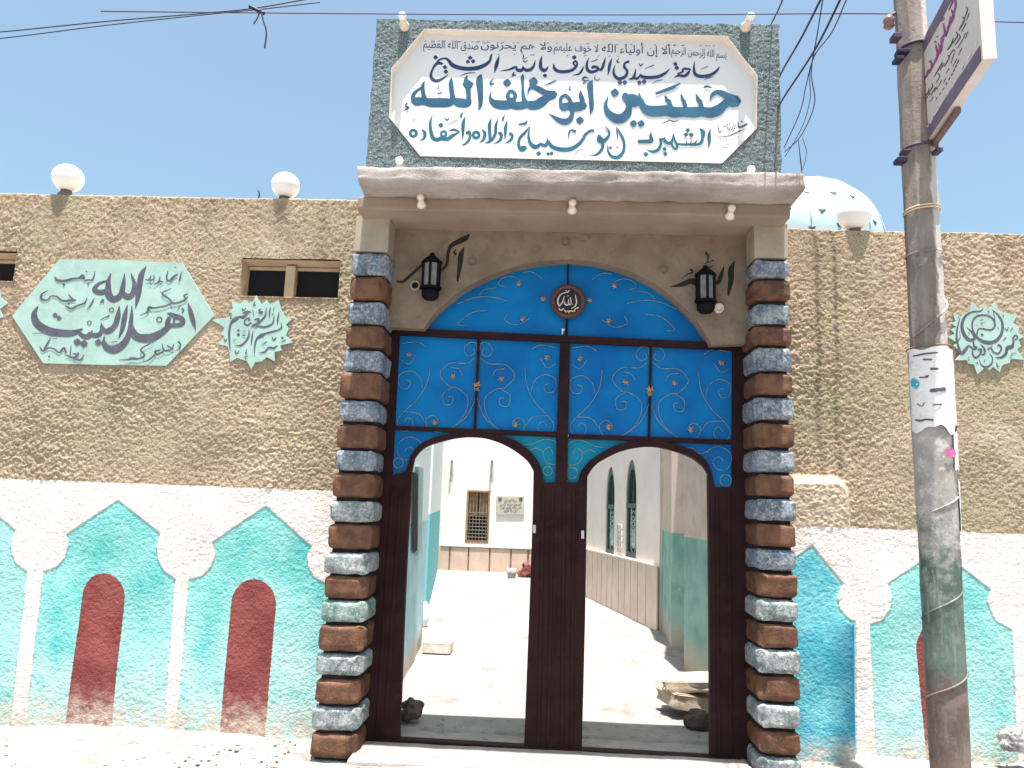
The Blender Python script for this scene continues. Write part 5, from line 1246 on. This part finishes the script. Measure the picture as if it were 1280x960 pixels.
# posters pasted on the pole
M_PAPER = plain('poster_paper', (.70, .68, .67), .85, .06, 9, .7, 14, .01, dirt=(.5, .45, .42)); M_PPINK = plain('poster_pink', (.55, .12, .30), .8, .2, 9, 0); M_PTEAL = plain('poster_teal', (.06, .35, .45), .8, .1, 9, 0)
def wrap(name, z0, z1, a0, a1, r, mat, parent=None, label=None, cat=None, torn=.02):
    nu, nz = 26, 14; V = []; F = []
    for j in range(nz+1):
        for i in range(nu+1):
            a = math.radians(a0+(a1-a0)*i/nu); u = i/nu; zz = z0+(z1-z0)*j/nz
            if j == 0: zz += torn*mnoise.noise(Vector((u*6, 1, z0)))*2+.03*u*(1 if torn > .015 else 0)
            if j == nz: zz += torn*mnoise.noise(Vector((u*5, 7, z1)))
            aa = a
            if i == nu: aa += .25*torn/.02*mnoise.noise(Vector((j*.6, 2, z0)))
            rr = r+.004*mnoise.noise(Vector((a*4, zz*9, 0)))
            V.append((px_+rr*math.cos(aa), YPO+rr*math.sin(aa), zz))
    for j in range(nz):
        for i in range(nu): q = j*(nu+1)+i; F.append((q, q+1, q+nu+2, q+nu+1))
    o = obj(name, V, F, mat, parent, True, fix=False)
    if label: tag(o, label, cat)
    return o
wrap('poster', zf(541), zf(440), 182, 372, .121, M_PAPER, None, 'torn white poster with small script pasted round the pole', 'poster', .03)
po = [o for o in COL.objects if o.name == 'poster'][0]
def projP(px, r=.1235):
    out = []
    for x, y in np.atleast_2d(px):
        d = FW*FPX+RT*(x-640)+UP*(480-y); o = CAM-np.array([px_, YPO, 0]); a = d[0]**2+d[1]**2; b = 2*(o[0]*d[0]+o[1]*d[1]); c = o[0]**2+o[1]**2-r*r
        disc = max(b*b-4*a*c, 0); t = (-b-math.sqrt(disc))/(2*a); out.append(CAM+d*t)
    return np.array(out)
lettering('print', '''T 100,145,6 150,135,7 200,130,5;T 140,158,6 175,158,7;T 170,195,8 200,195,9;T 125,230,5 160,228,6;T 180,340,5 210,338,6;T 125,405,4 130,400,6
T 150,225,6 162,222,4;T 115,335,4 135,345,3 145,330,4;T 108,400,6 130,403,8 150,398,7 180,400,8;T 210,335,4 215,342,4''', projP, M_INK, po, (0, -1, 0))
lettering('print', 'T 170,283,14 228,276,16', projP, M_INK, po, (0, -1, 0)); lettering('print', 'T 98,240,20 108,258,36 112,270,20', lambda q: projP(q, .1245), M_PTEAL, po, (0, -1, 0))
p2 = wrap('poster', zf(588), zf(541), 300, 355, .1185, M_PAPER, None, 'narrow torn poster strip with pink print below the white poster', 'poster', .012)
[lettering('print', q_, lambda q: projP(q, .1215), M_PPINK, p2, (0, -1, 0)) for q_ in ('T 235,520,14 245,545,16', 'T 255,518,22 262,540,24')]
p3 = wrap('poster', zf(668), zf(600), 318, 372, .1165, M_PAPER, None, 'ragged poster remnant low on the bright side of the pole', 'poster', .02)
# insulators and clamps
def clamp(x, y, w, h, mat, name, lab=None):
    p = UP1(x, y, YPO-.11); k = .5/FPX*4.5
    return box(name, p[0]-w*k, p[0]+w*k, YPO-.14, YPO-.07, p[2]-h*k, p[2]+h*k, mat, pole, .003)
M_VIO = plain('clamp_violet', (.022, .014, .045), .5, .2, 9, 0)
clamp(1128, 66, 14, 5, M_VIO, 'clamp_arm'); clamp(1123, 75, 10, 5, M_VIO, 'clamp_bolt'); clamp(1126, 201, 12, 6, M_VIO, 'clamp_bolt'); clamp(1172, 189, 8, 5, M_WIREP, 'clamp_bolt')
clamp(1132, 190, 10, 2.4, M_WIREP, 'clamp_arm'); clamp(1120, 47, 10, 7, M_WIREP, 'clamp_bolt')
tube('clamp_band', helix(zf(190), zf(186), 150, 400, .1), .009, M_WIREP, pole, 5); tube('clamp_band', helix(zf(66), zf(62), 150, 300, .098), .011, M_WIREP, pole, 5)
p = UP1(1111, 27, YPO); ins = lathe('insulator', [(.0001, -.045), (.022, -.045), (.034, -.03), (.026, -.012), (.036, .004), (.028, .024), (.018, .04), (.0001, .04)], (p[0], p[1], p[2]), plain('porcelain_brown', (.24, .13, .12), .3, .2, 9, 0), pole, 14)
tube('insulator_pin', [(p[0], p[1], p[2]+.03), (p[0]+.04, p[1], p[2]+.06), (px_, YPO, p[2]+.07)], .010, M_BASE, pole, 6)

# ================================================================== SIGN BOX on the pole
far_b = UP1(1155, 163, YPO-.02); dirb = np.array([-math.sin(math.radians(9.8)), -math.cos(math.radians(9.8)), 0]); nb_ = np.array([-dirb[1], dirb[0], 0]); nb_ = nb_ if nb_[0] < 0 else -nb_
sb = thing('sign_box', 'white box sign with purple script and dark borders clamped high on the pole', 'sign', far_b)
def onB(px): return UPL(px, far_b, nb_)
q = onB([(1155, 183), (1228, 57), (1147, 66)])
z_lo = q[0][2]; s_far = 0.0; s_near = (q[1]-far_b)@dirb; z_hi = q[2][2]+.02
print('sign box', z_lo, z_hi, s_near, q)
z_hi = z_lo+.72 if z_hi-z_lo < .4 else z_hi
TB = .055
def BB(s, z, o=0.): return far_b*np.array([1, 1, 0])+dirb*s+nb_*o+np.array([0, 0, z])
def bbox_(name, s0, s1, z0, z1, o0, o1, mat, parent, bev=0):
    v = [BB(s, z, o) for z in (z0, z1) for o in (o0, o1) for s in (s0, s1)]
    return obj(name, v, [(0, 2, 3, 1), (4, 5, 7, 6), (0, 1, 5, 4), (2, 6, 7, 3), (0, 4, 6, 2), (1, 3, 7, 5)], mat, parent)
M_SBX = plain('sign_box_white', (.62, .56, .51), .5, .05, 4, .1, 20, .001); M_SBD = plain('sign_box_band', (.15, .11, .16), .5, .15, 6, 0)
bbox_('case', 0, s_near, z_lo, z_hi, -TB, 0, M_SBX, sb)
bbox_('border_band', .0, s_near-.02, z_lo+.004, z_lo+.085, .0, .004, M_SBD, sb); bbox_('border_band', .0, s_near-.02, z_hi-.09, z_hi-.01, .0, .004, M_SBD, sb)
bbox_('edge_trim', s_near-.012, s_near+.006, z_lo-.006, z_hi+.006, -TB-.004, .004, M_SBX, sb)
bbox_('support_angle', -.02, s_near*.5, z_lo-.035, z_lo-.008, -.05, -.02, plain('angle_iron', (.16, .10, .09), .6, .2, 9, 0), sb)
pB = lambda px: onB(px)
M_PUR = plain('lettering_purple', (.28, .05, .20), .5, .15, 9, 0)
lettering('lettering', '''Q 155,475,10 185,455,14 190,420,8;Q 190,440,10 215,400,14 210,360,8;Q 175,470,8 195,420,12;Q 200,440,8 225,385,14;Q 235,370,8 262,300,12 255,260,8;Q 262,300,8 285,235,12;Q 300,220,8 322,150,14;Q 320,60,8 345,0,14;Q 220,400,8 250,330,16 240,270,8;Q 255,330,8 275,290,12 270,230,6;Q 275,230,10 295,200,16 285,140,8
Q 268,130,8 290,110,10 275,110,8;Q 310,170,12 345,100,18 335,60,10;Q 320,140,8 330,100,12;Q 350,80,10 360,20,14 350,-10,8;Q* 205,370,14 238,250,16 250,220,12''', pB, M_PUR, sb, nb_)
[tag(lettering('lettering', q_, pB, M_INK, sb, nb_), kind='stuff') for q_ in '''Q 165,580,5 190,560,8 200,530,5;Q 195,560,5 220,520,9 215,500,5;Q 230,460,6 265,400,10 280,370,5;Q 265,420,5 290,380,9;Q 310,300,8 330,270,10 345,230,6;Q 340,260,6 370,215,9 360,190,5;Q 380,180,8 410,120,10 400,100,5;Q 405,130,5 430,60,8 420,40,4
Q 230,550,4 250,520,6;Q 255,520,4 275,480,6;Q 300,440,4 320,410,6;Q 330,380,5 350,320,6;Q 370,290,5 400,240,6;Q 400,240,5 418,200,6
Q 240,600,5 246,585,6;Q 262,570,5 268,555,6;Q 280,540,5 290,525,6;Q 300,510,7 306,495,7;Q 318,480,7 324,465,7;Q 332,455,7 340,440,7;Q 345,430,8 352,415,8;Q 358,405,8 364,390,8;Q 368,380,8 378,360,8
Q 175,600,5 200,565,7 215,560,5;Q 210,575,5 235,530,8 250,535,5;Q 240,500,5 262,460,8 255,440,5;Q 290,400,5 320,345,9 310,330,5;Q 315,345,5 345,300,8 355,310,5;Q 355,270,5 385,225,8 378,205,5;Q 395,190,5 420,140,8;Q 425,120,5 440,80,7;Q 205,610,4 225,580,6;Q 285,500,4 300,470,6;Q 340,400,4 365,355,6;Q 375,330,4 395,290,6;Q 418,230,4 432,190,6;Q 150,540,5 160,515,7;Q 170,510,5 180,505,6;Q 180,720,5 184,705,6'''.splitlines()]
lettering('lettering', '''Q 180,780,5 200,750,6;Q 210,740,6 225,710,6;Q 235,690,6 260,650,7;Q 275,620,6 300,580,7;Q 310,560,5 330,530,6;Q 345,510,6 380,450,8;Q 400,410,10 410,380,8;Q 435,350,8 455,320,9;Q 480,270,6 490,250,6
Q 170,240,5 185,210,5;Q 195,180,5 210,140,5;Q 230,100,5 240,70,5''', lambda px: onB(px)+nb_*.004, M_PAPER, sb, nb_)

# ================================================================== WIRES
def wire(P3, r, mat, label, group=None, name='overhead_cable'):
    o = tube(name, catmull(P3, 8), r, mat, None, 5); tag(o, label, 'cable', group); return o
def pts(px, Ys): return [UP1(x, y, Y) for (x, y), Y in zip(px, Ys)]
wire(pts([(-60, 42), (0, 40), (130, 27), (250, 17), (320, 10), (400, -4)], [-1.5]*6), .0036, M_WIRE, 'upper of two dark overhead cables at top left')
wire(pts([(-60, 50), (0, 48), (130, 32), (250, 19), (322, 12), (400, 3)], [-1.52]*6), .0032, M_WIRE, 'lower of two dark overhead cables at top left')
kn = pts([(312, 8), (330, 17)], [-1.54, -1.54]); wire([kn[0], (kn[0]+kn[1])/2, kn[1]], .012, M_WIRE, 'dark cable knot tied round the overhead cables', name='cable_knot')
wire(pts([(326, 12), (329, 25), (333, 40), (331, 60)], [-1.55]*4), .005, M_WIRE, 'short dark cable end hanging from the knot', name='hanging_wire')
wire(pts([(325, 12), (322, 22), (317, 30)], [-1.55]*3), .004, M_WIRE, 'tiny wire tail left of the hanging cable end', name='hanging_wire')
wire(pts([(130, 14), (160, 14.5), (500, 17.5), (800, 18.5), (1090, 17), (1112, 22)], [YPO]*6), .0042, M_WIREP, 'thin violet cable running across the top to the pole insulator')
wire(pts([(1240, 27), (1280, 28), (1400, 30)], [-.9]*3), .004, M_WIREP, 'thin faint cable leaving the sign box to the right')
G = 'tangled service wires right of the sign wall'
for P, r, lb in [([(1033, -15), (1003, 45), (981, 83), (974, 97)], .006, 'thick service wire, uppermost of the bundle right of the sign wall'),
                 ([(1056, -12), (1020, 60), (981, 120), (970, 140)], .006, 'second thick service wire sloping behind the sign wall corner'),
                 ([(981, -8), (974, 10), (963, 32)], .005, 'short black wire rising from the sign wall top corner'),
                 ([(1029, -5), (1022, 40), (1014, 90), (1018, 130), (1001, 170), (981, 190)], .0032, 'thin loose wire looping down to the sign wall edge'),
                 ([(1060, -5), (1040, 40), (1018, 70), (1008, 105), (1000, 140), (980, 185)], .0032, 'thin loose wire with a long droop beside the sign wall'),
                 ([(1019, 65), (1012, 92), (1013, 120), (1006, 150), (994, 175), (981, 196)], .0028, 'thinnest drooping wire nearest the sign wall edge'),
                 ([(998, 176), (1001, 200), (1003, 212), (1008, 190), (1003, 172)], .0026, 'small closed wire loop hanging above the canopy end'),
                 ([(998, 175), (1001, 205), (1005, 232)], .0026, 'thin wire end dangling to the canopy end')]:
    n = len(P); wire(pts(P, list(np.linspace(-2.2 if P[0][1] < 5 else -.5, -.42, n))), r, M_WIRE, lb, G, 'service_wire')

# ================================================================== GROUND BITS
p = UZ(1262, 930, 0)
def bag(c, s, seed, label):
    bm = bmesh.new(); bmesh.ops.create_icosphere(bm, subdivisions=4, radius=1)
    for v in bm.verts:
        n = v.co.copy(); d = mnoise.ridged_multi_fractal(n*1.6+Vector((seed, 0, 0)), 1, 2, 4, 1, 2)*.22-.2
        v.co = Vector((n.x*s[0]*(1+d), n.y*s[1]*(1+d), max(n.z, -.6)*s[2]*(1+d)))
    me = bpy.data.meshes.new('plastic_bag'); bm.to_mesh(me); bm.free()
    t = NT('bag_film', .4, .4); t.col(t.mix(t.ramp(t.noise(16, 5), .42, .58), (.40, .38, .37), (.14, .13, .15)))
    o = link('plastic_bag', me, t.m); o.location = tuple(map(float, c)); return tag(o, label, 'bag')
p = UP1(1264, 921, -.16); bag((p[0]+.03, -.14, p[2]-.03), (.10, .07, .085), 3, 'crumpled white and grey plastic bag at the foot of the right wall')
# scattered gravel
rs = random.Random(4); mg = Merge()
bm = bmesh.new(); bmesh.ops.create_icosphere(bm, subdivisions=1, radius=1); tv = [v.co.copy() for v in bm.verts]; tf = [[v.index for v in f.verts] for f in bm.faces]; bm.free()
for i in range(1600):
    x = rs.uniform(-4.5, 4); y = rs.choice([rs.uniform(-1.0, -.03), rs.uniform(-.4, -.02), rs.uniform(-2, -.2)])
    if -1.6 < x < 1.75 and y > -.5: continue
    s = rs.uniform(.004, .014)*(1 if rs.random() > .06 else 2.0); z = -.03+.012*x-.05*max(0, (-y-.25)/1.2)
    mg.add([(x+v.x*s*rs.uniform(.7, 1.3), y+v.y*s, z+.012+v.z*s*.6) for v in tv], tf)
tag(mg.obj('gravel', plain('gravel_stone', (.24, .215, .195), .9, .15, 30, 0), None, False, False), 'loose gravel and dirt crumbs along the foot of the wall', 'gravel', kind='stuff')
